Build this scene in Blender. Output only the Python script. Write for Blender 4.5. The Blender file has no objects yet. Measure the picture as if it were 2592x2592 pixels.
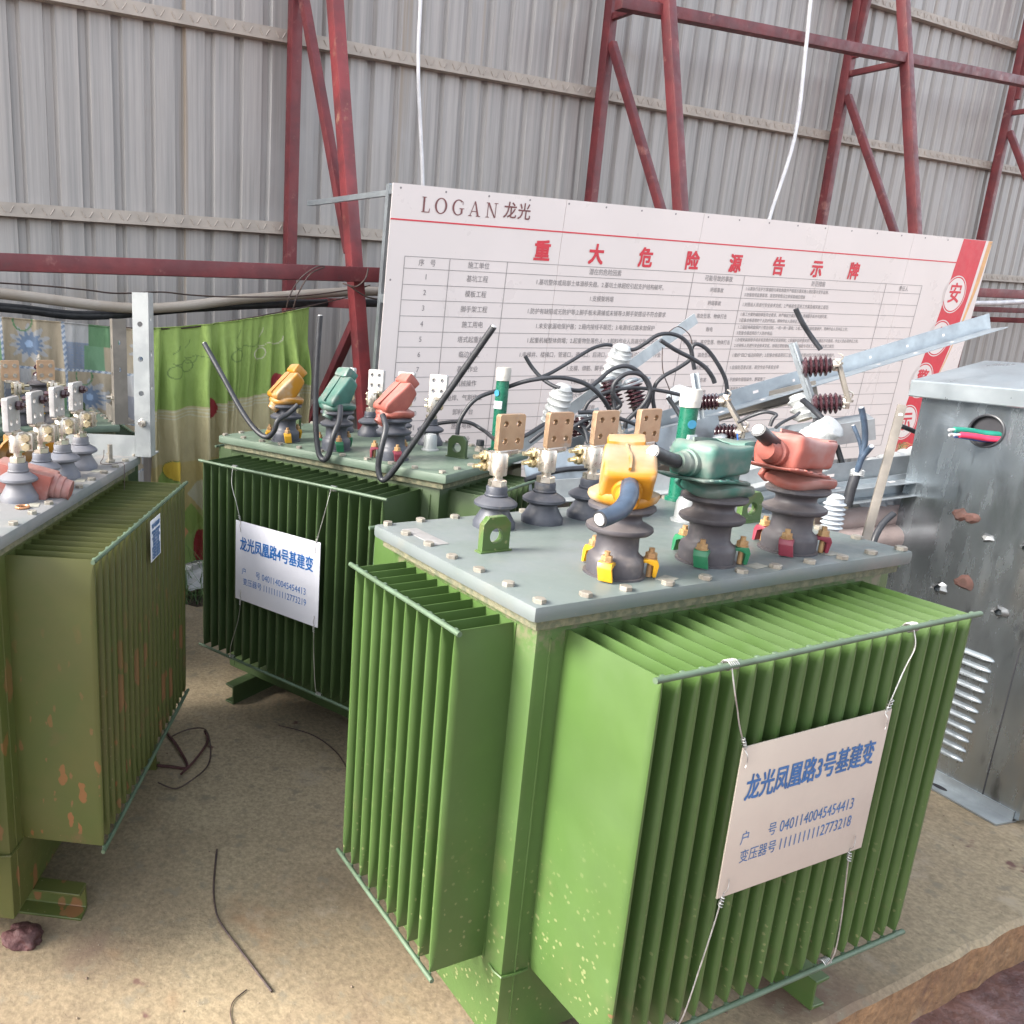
import bpy, bmesh, math, random
from mathutils import Vector, Matrix
from mathutils import noise as mnoise
random.seed(7)
S = bpy.context.scene
COL = S.collection
R = math.radians
PI = math.pi

# ------------------------------------------------------------------ camera, sky, sun, exposure
CAM_H, F_PX, PITCH, ROLL, PX, PY = 1.651, 1989.274, 13.446, 1.18, 695.9, 1260.8
cam = bpy.data.cameras.new('camera')
camo = bpy.data.objects.new('camera', cam)
COL.objects.link(camo)
S.camera = camo
cam.sensor_width = 36.0
cam.lens = F_PX / 2592 * 36.0
cam.shift_x = (1296 - PX) / 2592
cam.shift_y = (PY - 1296) / 2592
cam.clip_start, cam.clip_end = 0.05, 500
FW = Vector((0, math.cos(R(PITCH)), -math.sin(R(PITCH))))
RT = Vector((1, 0, 0))
UP = RT.cross(FW)
CR = RT * math.cos(R(ROLL)) + UP * math.sin(R(ROLL))
CU = UP * math.cos(R(ROLL)) - RT * math.sin(R(ROLL))
C0 = Vector((0, 0, CAM_H))
camo.matrix_world = Matrix(((CR.x, CU.x, -FW.x, 0), (CR.y, CU.y, -FW.y, 0), (CR.z, CU.z, -FW.z, CAM_H), (0, 0, 0, 1)))

SUN_EL, SUN_AZ = R(33), R(-98)          # azimuth of the sun measured from +Y towards +X
W = bpy.data.worlds.new('World')
S.world = W
W.use_nodes = True
wn = W.node_tree
bg = wn.nodes['Background']
sky = wn.nodes.new('ShaderNodeTexSky')
sky.sky_type = 'NISHITA'
sky.sun_disc = False
sky.sun_elevation = SUN_EL
sky.sun_rotation = SUN_AZ
sky.air_density = 1.0
sky.dust_density = 3.0
sky.ozone_density = 1.0
haze_tint = wn.nodes.new('ShaderNodeHueSaturation')          # thin overcast: a paler, greyer sky
haze_tint.inputs['Saturation'].default_value = 0.35
wn.links.new(sky.outputs[0], haze_tint.inputs['Color'])
wn.links.new(haze_tint.outputs[0], bg.inputs[0])
bg.inputs[1].default_value = 0.13
sl = bpy.data.lights.new('sun', 'SUN')
sl.energy = 2.15
sl.angle = R(24)
sl.color = (1.0, 0.93, 0.84)
slo = bpy.data.objects.new('sun', sl)
COL.objects.link(slo)
sd = Vector((math.sin(SUN_AZ) * math.cos(SUN_EL), math.cos(SUN_AZ) * math.cos(SUN_EL), math.sin(SUN_EL)))
slo.rotation_euler = sd.to_track_quat('Z', 'Y').to_euler()
S.view_settings.view_transform = 'Standard'
S.view_settings.look = 'None'
S.view_settings.gamma = 1.0
S.view_settings.exposure = 2.25


def at(u, v, y):
    """world point that lies on the sight line through photo pixel (u, v) at world depth y"""
    d = CR * ((u - PX) / F_PX) - CU * ((v - PY) / F_PX) + FW
    return C0 + d * (y / d.y)


def at_z(u, v, z):
    d = CR * ((u - PX) / F_PX) - CU * ((v - PY) / F_PX) + FW
    return C0 + d * ((z - CAM_H) / d.z)


# ------------------------------------------------------------------ materials
MATS = {}


def pmat(name, c1, c2=None, scale=6.0, rough=0.5, metal=0.0, bump=0.0, bscale=120.0, stretch=(1, 1, 1), spots=(),
         lo=0.38, hi=0.62, fine=0.0, spec=0.5, rvar=0.12, attr=None, coat=0.0, trans=0.0, bdist=0.002, dust=None, dpow=0.8):
    if name in MATS:
        return MATS[name]
    m = bpy.data.materials.new(name)
    m.use_nodes = True
    nt = m.node_tree
    N, L = nt.nodes, nt.links
    b = N['Principled BSDF']
    tc = N.new('ShaderNodeTexCoord')
    oi = N.new('ShaderNodeObjectInfo')
    ml = N.new('ShaderNodeMath'); ml.operation = 'MULTIPLY'; ml.inputs[1].default_value = 37.0
    L.new(oi.outputs['Random'], ml.inputs[0])
    va = N.new('ShaderNodeVectorMath'); va.operation = 'ADD'
    L.new(tc.outputs['Object'], va.inputs[0]); L.new(ml.outputs[0], va.inputs[1])
    mp = N.new('ShaderNodeMapping'); mp.inputs['Scale'].default_value = stretch
    L.new(va.outputs[0], mp.inputs['Vector'])
    V = mp.outputs[0]

    def noise(sc, det=5, ro=0.6, vec=V):
        n = N.new('ShaderNodeTexNoise')
        n.inputs['Scale'].default_value = sc; n.inputs['Detail'].default_value = det; n.inputs['Roughness'].default_value = ro
        L.new(vec, n.inputs['Vector'])
        return n.outputs['Fac']

    def ramp(fac, a, bb):
        r = N.new('ShaderNodeMapRange'); r.interpolation_type = 'SMOOTHSTEP'
        r.inputs['From Min'].default_value = a; r.inputs['From Max'].default_value = bb
        L.new(fac, r.inputs['Value'])
        return r.outputs[0]

    def mix(fac, A, B):
        x = N.new('ShaderNodeMix'); x.data_type = 'RGBA'
        if isinstance(fac, float): x.inputs[0].default_value = fac
        else: L.new(fac, x.inputs[0])
        for k, q in ((6, A), (7, B)):
            if isinstance(q, tuple): x.inputs[k].default_value = (*q, 1)
            else: L.new(q, x.inputs[k])
        return x.outputs[2]
    base = noise(scale)
    if attr:
        a = N.new('ShaderNodeVertexColor'); a.layer_name = attr
        hs = N.new('ShaderNodeHueSaturation'); L.new(a.outputs[0], hs.inputs['Color'])
        rr = N.new('ShaderNodeMapRange'); rr.inputs['To Min'].default_value = 0.86; rr.inputs['To Max'].default_value = 1.1
        L.new(noise(scale * 4), rr.inputs['Value']); L.new(rr.outputs[0], hs.inputs['Value'])
        col = hs.outputs[0]
    else:
        col = mix(ramp(base, lo, hi), c1, c2 or tuple(x * 0.82 for x in c1))
    if fine:
        rr = N.new('ShaderNodeMapRange'); rr.inputs['To Min'].default_value = 1 - fine; rr.inputs['To Max'].default_value = 1 + fine
        rr.inputs['From Min'].default_value = 0.3; rr.inputs['From Max'].default_value = 0.7
        L.new(noise(bscale, 3), rr.inputs['Value'])
        hs = N.new('ShaderNodeHueSaturation'); L.new(col, hs.inputs['Color']); L.new(rr.outputs[0], hs.inputs['Value'])
        col = hs.outputs[0]
    for sp in spots:
        # (colour, noise scale, threshold lo, hi, kind, zmin, zmax)
        c, sc, a, bb = sp[:4]
        kind = sp[4] if len(sp) > 4 else 'n'
        if kind == 'n':
            f = ramp(noise(sc, 4, 0.65), a, bb)
        elif kind == 'raw':
            f = ramp(noise(sc, 4, 0.65, va.outputs[0]), a, bb)
        else:   # voronoi dots of uneven size
            vo = N.new('ShaderNodeTexVoronoi'); vo.inputs['Scale'].default_value = sc
            sq = N.new('ShaderNodeMapping'); sq.inputs['Scale'].default_value = (1, 1, 0.34) if kind == 's' else (1, 1, 1)
            nn = N.new('ShaderNodeTexNoise'); nn.inputs['Scale'].default_value = sc * 1.3
            L.new(va.outputs[0], nn.inputs['Vector'])
            v2 = N.new('ShaderNodeVectorMath'); v2.operation = 'MULTIPLY_ADD'; v2.inputs[1].default_value = (0.5 / sc,) * 3
            L.new(nn.outputs['Color'], v2.inputs[0]); L.new(va.outputs[0], v2.inputs[2])
            L.new(v2.outputs[0], sq.inputs['Vector']); L.new(sq.outputs[0], vo.inputs['Vector'])
            sx = N.new('ShaderNodeSeparateColor'); L.new(vo.outputs['Color'], sx.inputs[0])
            pw = N.new('ShaderNodeMath'); pw.operation = 'POWER'; pw.inputs[1].default_value = 3.0
            L.new(sx.outputs[0], pw.inputs[0])
            mm = N.new('ShaderNodeMath'); mm.operation = 'MULTIPLY'; mm.inputs[1].default_value = bb
            L.new(pw.outputs[0], mm.inputs[0])
            df = N.new('ShaderNodeMath'); df.operation = 'SUBTRACT'
            L.new(mm.outputs[0], df.inputs[0]); L.new(vo.outputs['Distance'], df.inputs[1])
            f = ramp(df.outputs[0], 0.0, a)
        if len(sp) > 6:
            sx = N.new('ShaderNodeSeparateXYZ'); L.new(tc.outputs['Object'], sx.inputs[0])
            g = N.new('ShaderNodeMath'); g.operation = 'MULTIPLY'
            L.new(f, g.inputs[0]); L.new(ramp(sx.outputs[2], sp[6], sp[5]), g.inputs[1])
            f = g.outputs[0]
        col = mix(f, col, c)
    if dust:                                     # dust that has settled on faces turned upwards
        ge = N.new('ShaderNodeNewGeometry')
        sz = N.new('ShaderNodeSeparateXYZ'); L.new(ge.outputs['Normal'], sz.inputs[0])
        g = N.new('ShaderNodeMath'); g.operation = 'MULTIPLY'
        L.new(ramp(sz.outputs[2], 0.35, 0.95), g.inputs[0])
        nr = N.new('ShaderNodeMapRange'); nr.inputs['From Min'].default_value = 0.3; nr.inputs['From Max'].default_value = 0.6; nr.inputs['To Min'].default_value = dpow * 0.45; nr.inputs['To Max'].default_value = dpow
        L.new(noise(scale * 1.7), nr.inputs['Value']); L.new(nr.outputs[0], g.inputs[1])
        col = mix(g.outputs[0], col, dust)
    L.new(col, b.inputs['Base Color'])
    rr = N.new('ShaderNodeMapRange')
    rr.inputs['To Min'].default_value = max(0.03, rough - rvar); rr.inputs['To Max'].default_value = min(1, rough + rvar)
    rr.inputs['From Min'].default_value = 0.3; rr.inputs['From Max'].default_value = 0.7
    L.new(noise(scale * 3), rr.inputs['Value'])
    L.new(rr.outputs[0], b.inputs['Roughness'])
    b.inputs['Metallic'].default_value = metal
    b.inputs['Specular IOR Level'].default_value = spec
    b.inputs['Coat Weight'].default_value = coat
    b.inputs['Transmission Weight'].default_value = trans
    if bump:
        bp = N.new('ShaderNodeBump'); bp.inputs['Strength'].default_value = bump; bp.inputs['Distance'].default_value = bdist
        L.new(noise(bscale, 4), bp.inputs['Height'])
        L.new(bp.outputs[0], b.inputs['Normal'])
    MATS[name] = m
    return m


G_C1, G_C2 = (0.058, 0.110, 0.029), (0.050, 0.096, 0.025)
MUD = (0.24, 0.21, 0.10)
FLECKS = [((0.17, 0.19, 0.085), 75, 0.05, 0.36, 'v', 0.20, 0.80), ((0.15, 0.15, 0.075), 30, 0.05, 0.16, 'v', 0.22, 0.8), ((0.10, 0.115, 0.045), 7, 0.56, 0.72, 'n', 0.2, 0.75),
          ((0.15, 0.085, 0.042), 18, 0.03, 0.12, 'v', 0.3, 0.9), ((0.075, 0.10, 0.034), 3.0, 0.52, 0.75, 'n', 0.2, 0.8)]
M_G1 = pmat('green paint', G_C1, G_C2, 2.5, 0.40, bump=0.10, bscale=14, bdist=0.004, spots=FLECKS)
M_G1T = pmat('green tank paint with settled dirt', G_C1, G_C2, 2.5, 0.45, bump=0.10, bscale=14, bdist=0.004,
             spots=[((0.13, 0.12, 0.075), 38, 0.44, 0.62, 'n', 1.085, 0.985)] + FLECKS)
M_G2 = pmat('green paint with shade in colour', (0.038, 0.068, 0.022), (0.030, 0.055, 0.018), 2.5, 0.45, bump=0.1, bscale=14, bdist=0.004)  # darker copy of the green: the shade on this unit is put into its colour
M_G3 = pmat('olive green paint', (0.062, 0.080, 0.019), (0.076, 0.082, 0.023), 3, 0.45, bump=0.1, bscale=14, bdist=0.004,
            spots=[((0.17, 0.082, 0.034), 14, 0.05, 0.34, 's', 0.45, 1.12), ((0.16, 0.085, 0.036), 34, 0.07, 0.42, 's', 0.40, 1.05), ((0.20, 0.085, 0.032), 22, 0.04, 0.36, 's', 0.30, 1.0),
                   ((0.115, 0.078, 0.033), 9.0, 0.58, 0.74, 'n', 0.25, 0.8), ((0.15, 0.13, 0.068), 70, 0.05, 0.26, 'v', 0.4, 1.1)])
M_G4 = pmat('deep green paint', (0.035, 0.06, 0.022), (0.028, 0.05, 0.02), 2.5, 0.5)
M_ROD = pmat('dusty green rod', (0.085, 0.13, 0.085), (0.065, 0.10, 0.06), 12, 0.5)
DUST = (0.36, 0.34, 0.30)
M_L1 = pmat('lid paint', (0.130, 0.150, 0.153), (0.116, 0.141, 0.134), 5, 0.45, bump=0.05, bscale=150,
            spots=[((0.145, 0.155, 0.143), 7, 0.50, 0.75), ((0.19, 0.175, 0.145), 60, 0.02, 0.12, 'v')])
M_L2 = pmat('lid paint far', (0.112, 0.152, 0.115), (0.09, 0.128, 0.095), 5, 0.5, bump=0.05, bscale=150)
M_L3 = pmat('lid paint dusty', (0.20, 0.20, 0.20), (0.15, 0.168, 0.165), 4, 0.6, bump=0.05, bscale=150,
            spots=[((0.265, 0.245, 0.23), 6, 0.5, 0.7)])
M_GASK = pmat('dusty gasket', (0.17, 0.16, 0.10), (0.10, 0.11, 0.07), 60, 0.9, bump=0.6, bscale=140, bdist=0.004)
M_RUB = pmat('dark rubber', (0.062, 0.057, 0.063), (0.045, 0.042, 0.05), 14, 0.55, dust=(0.115, 0.10, 0.095), dpow=0.6,
             spots=[((0.15, 0.13, 0.12), 9, 0.56, 0.75)])
M_RUB2 = pmat('blue grey rubber', (0.05, 0.056, 0.072), (0.04, 0.044, 0.058), 14, 0.5, dust=(0.10, 0.098, 0.105), dpow=0.5, spots=[((0.13, 0.125, 0.12), 12, 0.58, 0.75)])
M_RUB3 = pmat('dusty grey rubber', (0.115, 0.125, 0.155), (0.15, 0.15, 0.165), 12, 0.6)
M_SLV = pmat('tinned metal', (0.62, 0.58, 0.52), (0.52, 0.47, 0.40), 25, 0.33, 0.9)
M_COP = pmat('tinned copper plate', (0.50, 0.345, 0.225), (0.43, 0.29, 0.19), 22, 0.42, 0.75, lo=0.3, hi=0.7, spots=[((0.42, 0.36, 0.30), 14, 0.56, 0.66)])
M_PLT = pmat('dull silver plate', (0.44, 0.435, 0.43), (0.36, 0.355, 0.35), 22, 0.45, 0.6)
M_BRS = pmat('brassy zinc', (0.62, 0.55, 0.38), (0.50, 0.43, 0.28), 30, 0.35, 0.9)
M_RUST = pmat('rusty nut', (0.33, 0.19, 0.085), (0.42, 0.28, 0.14), 60, 0.65, 0.4)
M_ZNC = pmat('zinc bolt', (0.33, 0.31, 0.265), (0.26, 0.235, 0.20), 40, 0.5, 0.5)
M_BLK = pmat('black cable', (0.018, 0.02, 0.024), (0.028, 0.03, 0.036), 20, 0.45)
M_BLU = pmat('blue grey cable', (0.045, 0.07, 0.11), (0.03, 0.045, 0.07), 20, 0.42)
M_ALU = pmat('cut aluminium', (0.8, 0.8, 0.8), None, 80, 0.4, 0.6)
M_YEL = pmat('yellow plastic', (0.36, 0.16, 0.006), (0.33, 0.14, 0.006), 12, 0.45, dust=(0.27, 0.205, 0.135), spots=[((0.36, 0.275, 0.18), 5, 0.46, 0.62)])
M_YCL = pmat('yellow clamp', (0.48, 0.255, 0.008), (0.42, 0.22, 0.008), 20, 0.4)
M_GRN = pmat('teal plastic', (0.032, 0.125, 0.098), (0.022, 0.09, 0.072), 12, 0.5, dust=(0.17, 0.185, 0.16), dpow=0.6, spots=[((0.15, 0.175, 0.155), 6, 0.48, 0.66)])
M_GCL = pmat('green clamp', (0.02, 0.16, 0.07), (0.015, 0.12, 0.055), 20, 0.4)
M_RED = pmat('salmon red plastic', (0.28, 0.078, 0.058), (0.23, 0.06, 0.046), 12, 0.55, dust=(0.30, 0.19, 0.17), dpow=0.6, spots=[((0.29, 0.155, 0.14), 6, 0.5, 0.68)])
M_RCL = pmat('crimson clamp', (0.20, 0.026, 0.045), (0.16, 0.022, 0.038), 20, 0.45)
M_GAU = pmat('gauge green plastic', (0.010, 0.115, 0.07), None, 20, 0.3)
M_GCAP = pmat('gauge white cap', (0.45, 0.435, 0.40), (0.36, 0.345, 0.31), 20, 0.5)
M_GLS = pmat('gauge window', (0.55, 0.62, 0.62), None, 20, 0.15)
M_BLUEL = pmat('blue label', (0.05, 0.26, 0.42), None, 20, 0.4)
M_GALV = pmat('galvanised steel', (0.40, 0.44, 0.465), (0.31, 0.34, 0.365), 9, 0.42, 0.75, lo=0.3, hi=0.7, bump=0.03, bscale=60)
M_GALD = pmat('dusty galvanised steel', (0.215, 0.195, 0.17), (0.17, 0.155, 0.135), 9, 0.6, 0.3)
M_GALW = pmat('pale galvanised steel', (0.375, 0.395, 0.395), (0.30, 0.32, 0.325), 9, 0.5, 0.4)
M_WALL = pmat('profiled metal sheet', (0.385, 0.36, 0.34), (0.28, 0.27, 0.26), 1.0, 0.5, 0.12, stretch=(26, 26, 0.45),
              lo=0.3, hi=0.7, fine=0.07, bscale=9, spots=[((0.31, 0.265, 0.21), 1.1, 0.58, 0.78, 'raw'), ((0.37, 0.36, 0.355), 0.7, 0.55, 0.8, 'raw'), ((0.27, 0.215, 0.16), 0.22, 0.60, 0.74, 'n')])
M_PUR = pmat('dusty purlin steel', (0.42, 0.37, 0.32), (0.35, 0.31, 0.27), 5, 0.6, 0.1)
M_STL = pmat('red oxide paint', (0.165, 0.030, 0.034), (0.115, 0.024, 0.029), 5, 0.5, bump=0.25, bscale=45, bdist=0.004,
             spots=[((0.24, 0.095, 0.085), 7, 0.60, 0.72), ((0.07, 0.028, 0.032), 5, 0.62, 0.75)])
M_STB = pmat('brighter red paint', (0.24, 0.038, 0.042), (0.15, 0.03, 0.034), 4, 0.5, bump=0.2, bscale=45,
             spots=[((0.30, 0.14, 0.10), 6, 0.58, 0.7)])
M_BRD = pmat('white board panel', (0.73, 0.665, 0.645), (0.70, 0.64, 0.62), 1.2, 0.35)
M_INK = pmat('grey ink', (0.25, 0.23, 0.235), None, 20, 0.5)
M_LNE = pmat('table line ink', (0.30, 0.275, 0.275), None, 20, 0.5)
M_BRN = pmat('brown logo ink', (0.20, 0.07, 0.07), None, 20, 0.5)
M_TRED = pmat('red print', (0.62, 0.03, 0.05), (0.58, 0.03, 0.05), 6, 0.4)
M_TORG = pmat('orange print', (0.75, 0.42, 0.18), None, 6, 0.4)
M_TGRN = pmat('green print', (0.10, 0.30, 0.10), None, 6, 0.4)
M_TPNK = pmat('pink print', (0.70, 0.22, 0.20), None, 6, 0.4)
M_PL1 = pmat('cream plate', (0.50, 0.44, 0.37), (0.48, 0.42, 0.355), 6, 0.4, spots=[((0.5, 0.42, 0.35), 60, 0.02, 0.16, 'v')])
M_PL2 = pmat('white plate', (0.66, 0.67, 0.73), (0.64, 0.65, 0.71), 6, 0.4)
M_BINK = pmat('blue print', (0.04, 0.14, 0.34), None, 20, 0.4)
M_BINK2 = pmat('bright blue print', (0.01, 0.14, 0.45), None, 20, 0.4)
M_WIRE = pmat('binding wire', (0.52, 0.52, 0.50), (0.4, 0.4, 0.38), 40, 0.4, 0.7)
M_IRON = pmat('rusty iron wire', (0.045, 0.03, 0.03), (0.07, 0.045, 0.035), 30, 0.7)
M_POR = pmat('white porcelain', (0.43, 0.445, 0.445), (0.36, 0.38, 0.385), 8, 0.3, coat=0.2)
M_SIL = pmat('grey silicone', (0.34, 0.375, 0.41), (0.28, 0.31, 0.345), 8, 0.45)
M_BPO = pmat('brown glazed porcelain', (0.040, 0.018, 0.022), (0.05, 0.02, 0.026), 8, 0.2, coat=0.3)
M_WRAP = pmat('white wrap film', (0.44, 0.455, 0.46), (0.33, 0.35, 0.36), 9, 0.5, bump=0.6, bscale=28, bdist=0.01)
M_TAN = pmat('tan tape', (0.55, 0.42, 0.27), None, 10, 0.5)
M_PIPE = pmat('beige plastic hose', (0.36, 0.325, 0.285), (0.31, 0.27, 0.225), 4, 0.45)
M_WHOSE = pmat('white plastic hose', (0.70, 0.70, 0.72), None, 8, 0.4)
M_CLOTH = pmat('printed cotton', (1, 1, 1), None, 8, 0.85, bump=0.7, bscale=26, attr='print', bdist=0.016, stretch=(1, 1, 0.45))
M_CONC = pmat('stained concrete', (0.198, 0.152, 0.096), (0.28, 0.226, 0.145), 0.9, 0.88, bump=0.5, bscale=75, fine=0.26, bdist=0.004, lo=0.34, hi=0.62,
              spots=[((0.135, 0.085, 0.062), 1.3, 0.58, 0.76), ((0.24, 0.135, 0.07), 1.9, 0.62, 0.80), ((0.30, 0.25, 0.18), 4.5, 0.57, 0.76), ((0.18, 0.15, 0.105), 16, 0.55, 0.70),
                     ((0.095, 0.07, 0.052), 120, 0.12, 0.24, 'v'), ((0.31, 0.265, 0.195), 150, 0.12, 0.24, 'v'), ((0.11, 0.055, 0.045), 5.0, 0.66, 0.72)])
M_MUD = pmat('wet red mud', (0.085, 0.042, 0.04), (0.14, 0.072, 0.058), 5, 0.45, bump=0.5, bscale=34, fine=0.25, bdist=0.015,
             spots=[((0.24, 0.16, 0.16), 4, 0.56, 0.7)])
M_SOIL = pmat('dark soil', (0.06, 0.045, 0.032), (0.095, 0.075, 0.052), 6, 0.95, bump=1.0, bscale=40, fine=0.4, bdist=0.02)
M_GRASS = pmat('grass blade', (0.06, 0.13, 0.035), (0.11, 0.19, 0.06), 6, 0.6)
M_DRY = pmat('dry stalks', (0.20, 0.15, 0.08), (0.14, 0.10, 0.06), 6, 0.8)
M_SACK = pmat('woven sack', (0.42, 0.44, 0.46), (0.5, 0.5, 0.5), 9, 0.7, bump=0.4, bscale=60)
M_CAB = pmat('stainless cabinet', (0.36, 0.405, 0.44), (0.26, 0.295, 0.325), 2.2, 0.24, 0.92, stretch=(3, 3, 0.8), lo=0.3, hi=0.7, rvar=0.10,
             spots=[((0.36, 0.37, 0.37), 2.4, 0.53, 0.70), ((0.24, 0.21, 0.185), 2.3, 0.60, 0.75), ((0.14, 0.155, 0.17), 3.1, 0.60, 0.72)])
M_CABL = pmat('stainless lid', (0.30, 0.335, 0.36), (0.24, 0.275, 0.30), 3, 0.35, 0.6)
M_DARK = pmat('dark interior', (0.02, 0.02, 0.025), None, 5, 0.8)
M_FOAM = pmat('brown foam', (0.042, 0.019, 0.015), (0.065, 0.027, 0.021), 30, 0.8)
M_TORN = pmat('torn bright steel', (0.16, 0.168, 0.172), (0.12, 0.126, 0.13), 30, 0.35, 0.8)
M_PAPER = pmat('paper tag', (0.27, 0.265, 0.225), (0.22, 0.215, 0.18), 20, 0.7)
M_ORG = pmat('copper washer', (0.45, 0.22, 0.11), None, 20, 0.5, 0.5)
M_LUMP = pmat('dark red mud lump', (0.055, 0.02, 0.02), (0.085, 0.03, 0.03), 12, 0.7, bump=0.8, bscale=40, bdist=0.01)
M_WGR = pmat('green wire', (0.016, 0.2, 0.15), None, 20, 0.4)
M_WRD = pmat('red wire', (0.62, 0.04, 0.10), None, 20, 0.4)
M_WBL = pmat('blue wire', (0.03, 0.12, 0.45), None, 20, 0.4)


# ------------------------------------------------------------------ mesh builder
class MB:
    def __init__(s):
        s.v, s.f, s.m = [], [], []
        s.M = Matrix()
        s.mi = 0

    def add(s, vs, fs):
        o = len(s.v)
        s.v += [s.M @ Vector(p) for p in vs]
        s.f += [tuple(i + o for i in f) for f in fs]
        s.m += [s.mi] * len(fs)

    def box(s, x0, x1, y0, y1, z0, z1, b=0.0):
        if b:
            bm = bmesh.new()
            bmesh.ops.create_cube(bm, size=1)
            for v in bm.verts:
                v.co = ((x0 + x1) / 2 + v.co.x * (x1 - x0), (y0 + y1) / 2 + v.co.y * (y1 - y0), (z0 + z1) / 2 + v.co.z * (z1 - z0))
            bmesh.ops.bevel(bm, geom=bm.edges[:], offset=b, segments=2, affect='EDGES', profile=0.6)
            s.bm(bm)
            return
        s.add([(x0, y0, z0), (x1, y0, z0), (x1, y1, z0), (x0, y1, z0), (x0, y0, z1), (x1, y0, z1), (x1, y1, z1), (x0, y1, z1)],
              [(0, 3, 2, 1), (4, 5, 6, 7), (0, 1, 5, 4), (1, 2, 6, 5), (2, 3, 7, 6), (3, 0, 4, 7)])

    def bm(s, bm):
        bm.verts.index_update()
        s.add([v.co.copy() for v in bm.verts], [tuple(v.index for v in f.verts) for f in bm.faces])
        bm.free()

    def lathe(s, prof, n=24, c=(0, 0, 0), cap=True):
        vs, fs = [], []
        for r, z in prof:
            for k in range(n):
                a = 2 * PI * k / n
                vs.append((c[0] + r * math.cos(a), c[1] + r * math.sin(a), c[2] + z))
        for i in range(len(prof) - 1):
            for k in range(n):
                k2 = (k + 1) % n
                fs.append((i * n + k, i * n + k2, (i + 1) * n + k2, (i + 1) * n + k))
        if cap:
            fs.append(tuple(range(n - 1, -1, -1)))
            fs.append(tuple((len(prof) - 1) * n + k for k in range(n)))
        s.add(vs, fs)

    def cyl(s, a, b, r, r2=None, n=12):
        a, b = Vector(a), Vector(b)
        q = (b - a).to_track_quat('Z', 'Y').to_matrix().to_4x4()
        M0 = s.M
        s.M = M0 @ Matrix.Translation(a) @ q
        s.lathe([(r, 0), (r2 if r2 is not None else r, (b - a).length)], n)
        s.M = M0

    def lathe_dir(s, a, b, prof, n=20):
        """profile given as (radius, fraction 0..1 of the way from a to b)"""
        a, b = Vector(a), Vector(b)
        q = (b - a).to_track_quat('Z', 'Y').to_matrix().to_4x4()
        M0 = s.M
        s.M = M0 @ Matrix.Translation(a) @ q
        L = (b - a).length
        s.lathe([(r, t * L) for r, t in prof], n)
        s.M = M0

    def hexnut(s, c, r, h, ax='Z', rot=0.0):
        M0 = s.M
        s.M = M0 @ Matrix.Translation(c) @ (Matrix() if ax == 'Z' else Matrix.Rotation(PI / 2, 4, 'Y' if ax == 'X' else 'X')) @ Matrix.Rotation(rot, 4, 'Z')
        s.lathe([(r * 0.96, 0), (r, h * 0.06), (r, h * 0.88), (r * 0.88, h)], 6)
        s.M = M0

    def tube(s, pts, r, n=8, sub=6, closed=False):
        P = [Vector(p) for p in pts]
        if sub > 1 and len(P) > 2:
            Q = []
            for i in range(len(P) - 1):
                p0, p1, p2, p3 = P[max(i - 1, 0)], P[i], P[i + 1], P[min(i + 2, len(P) - 1)]
                for k in range(sub):
                    t = k / sub
                    Q.append(0.5 * ((2 * p1) + (p2 - p0) * t + (2 * p0 - 5 * p1 + 4 * p2 - p3) * t * t + (3 * p1 - p0 - 3 * p2 + p3) * t ** 3))
            Q.append(P[-1])
            P = Q
        vs, fs = [], []
        t0 = (P[1] - P[0]).normalized()
        nrm = t0.orthogonal().normalized()
        for i, p in enumerate(P):
            t = (P[min(i + 1, len(P) - 1)] - P[max(i - 1, 0)])
            if t.length < 1e-9: t = t0
            t.normalize()
            nrm = (nrm - t * nrm.dot(t))
            nrm = nrm.normalized() if nrm.length > 1e-6 else t.orthogonal().normalized()
            bi = t.cross(nrm)
            rr = r(i / (len(P) - 1)) if callable(r) else r
            for k in range(n):
                a = 2 * PI * k / n
                vs.append(p + nrm * (rr * math.cos(a)) + bi * (rr * math.sin(a)))
        for i in range(len(P) - 1):
            for k in range(n):
                k2 = (k + 1) % n
                fs.append((i * n + k, i * n + k2, (i + 1) * n + k2, (i + 1) * n + k))
        fs.append(tuple(range(n - 1, -1, -1)))
        fs.append(tuple((len(P) - 1) * n + k for k in range(n)))
        s.add(vs, fs)

    def prism(s, poly, d, holes=None):
        """polygon of 3D points swept along vector d"""
        n = len(poly)
        d = Vector(d)
        A = [Vector(p) for p in poly]
        vs = A + [p + d for p in A]
        fs = [tuple(range(n - 1, -1, -1)), tuple(range(n, 2 * n))]
        for i in range(n):
            j = (i + 1) % n
            fs.append((i, j, n + j, n + i))
        s.add(vs, fs)

    def bevel_prism(s, poly, d, b, seg=2):
        q = MB(); q.prism(poly, d)
        bm = bmesh.new()
        vv = [bm.verts.new(p) for p in q.v]
        for f in q.f: bm.faces.new([vv[i] for i in f])
        bmesh.ops.recalc_face_normals(bm, faces=bm.faces[:])
        bmesh.ops.bevel(bm, geom=bm.edges[:], offset=b, segments=seg, affect='EDGES', profile=0.6)
        s.bm(bm)

    def bar(s, a, b, w, h, up=(0, 0, 1), bev=0.0):
        """rectangular bar from a to b; w across, h along up"""
        a, b = Vector(a), Vector(b)
        t = (b - a).normalized()
        u = Vector(up); u = (u - t * u.dot(t)).normalized()
        c = t.cross(u)
        M0 = s.M
        s.M = M0 @ Matrix(((t.x, c.x, u.x, a.x), (t.y, c.y, u.y, a.y), (t.z, c.z, u.z, a.z), (0, 0, 0, 1)))
        s.box(0, (b - a).length, -w / 2, w / 2, -h / 2, h / 2, bev)
        s.M = M0

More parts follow.
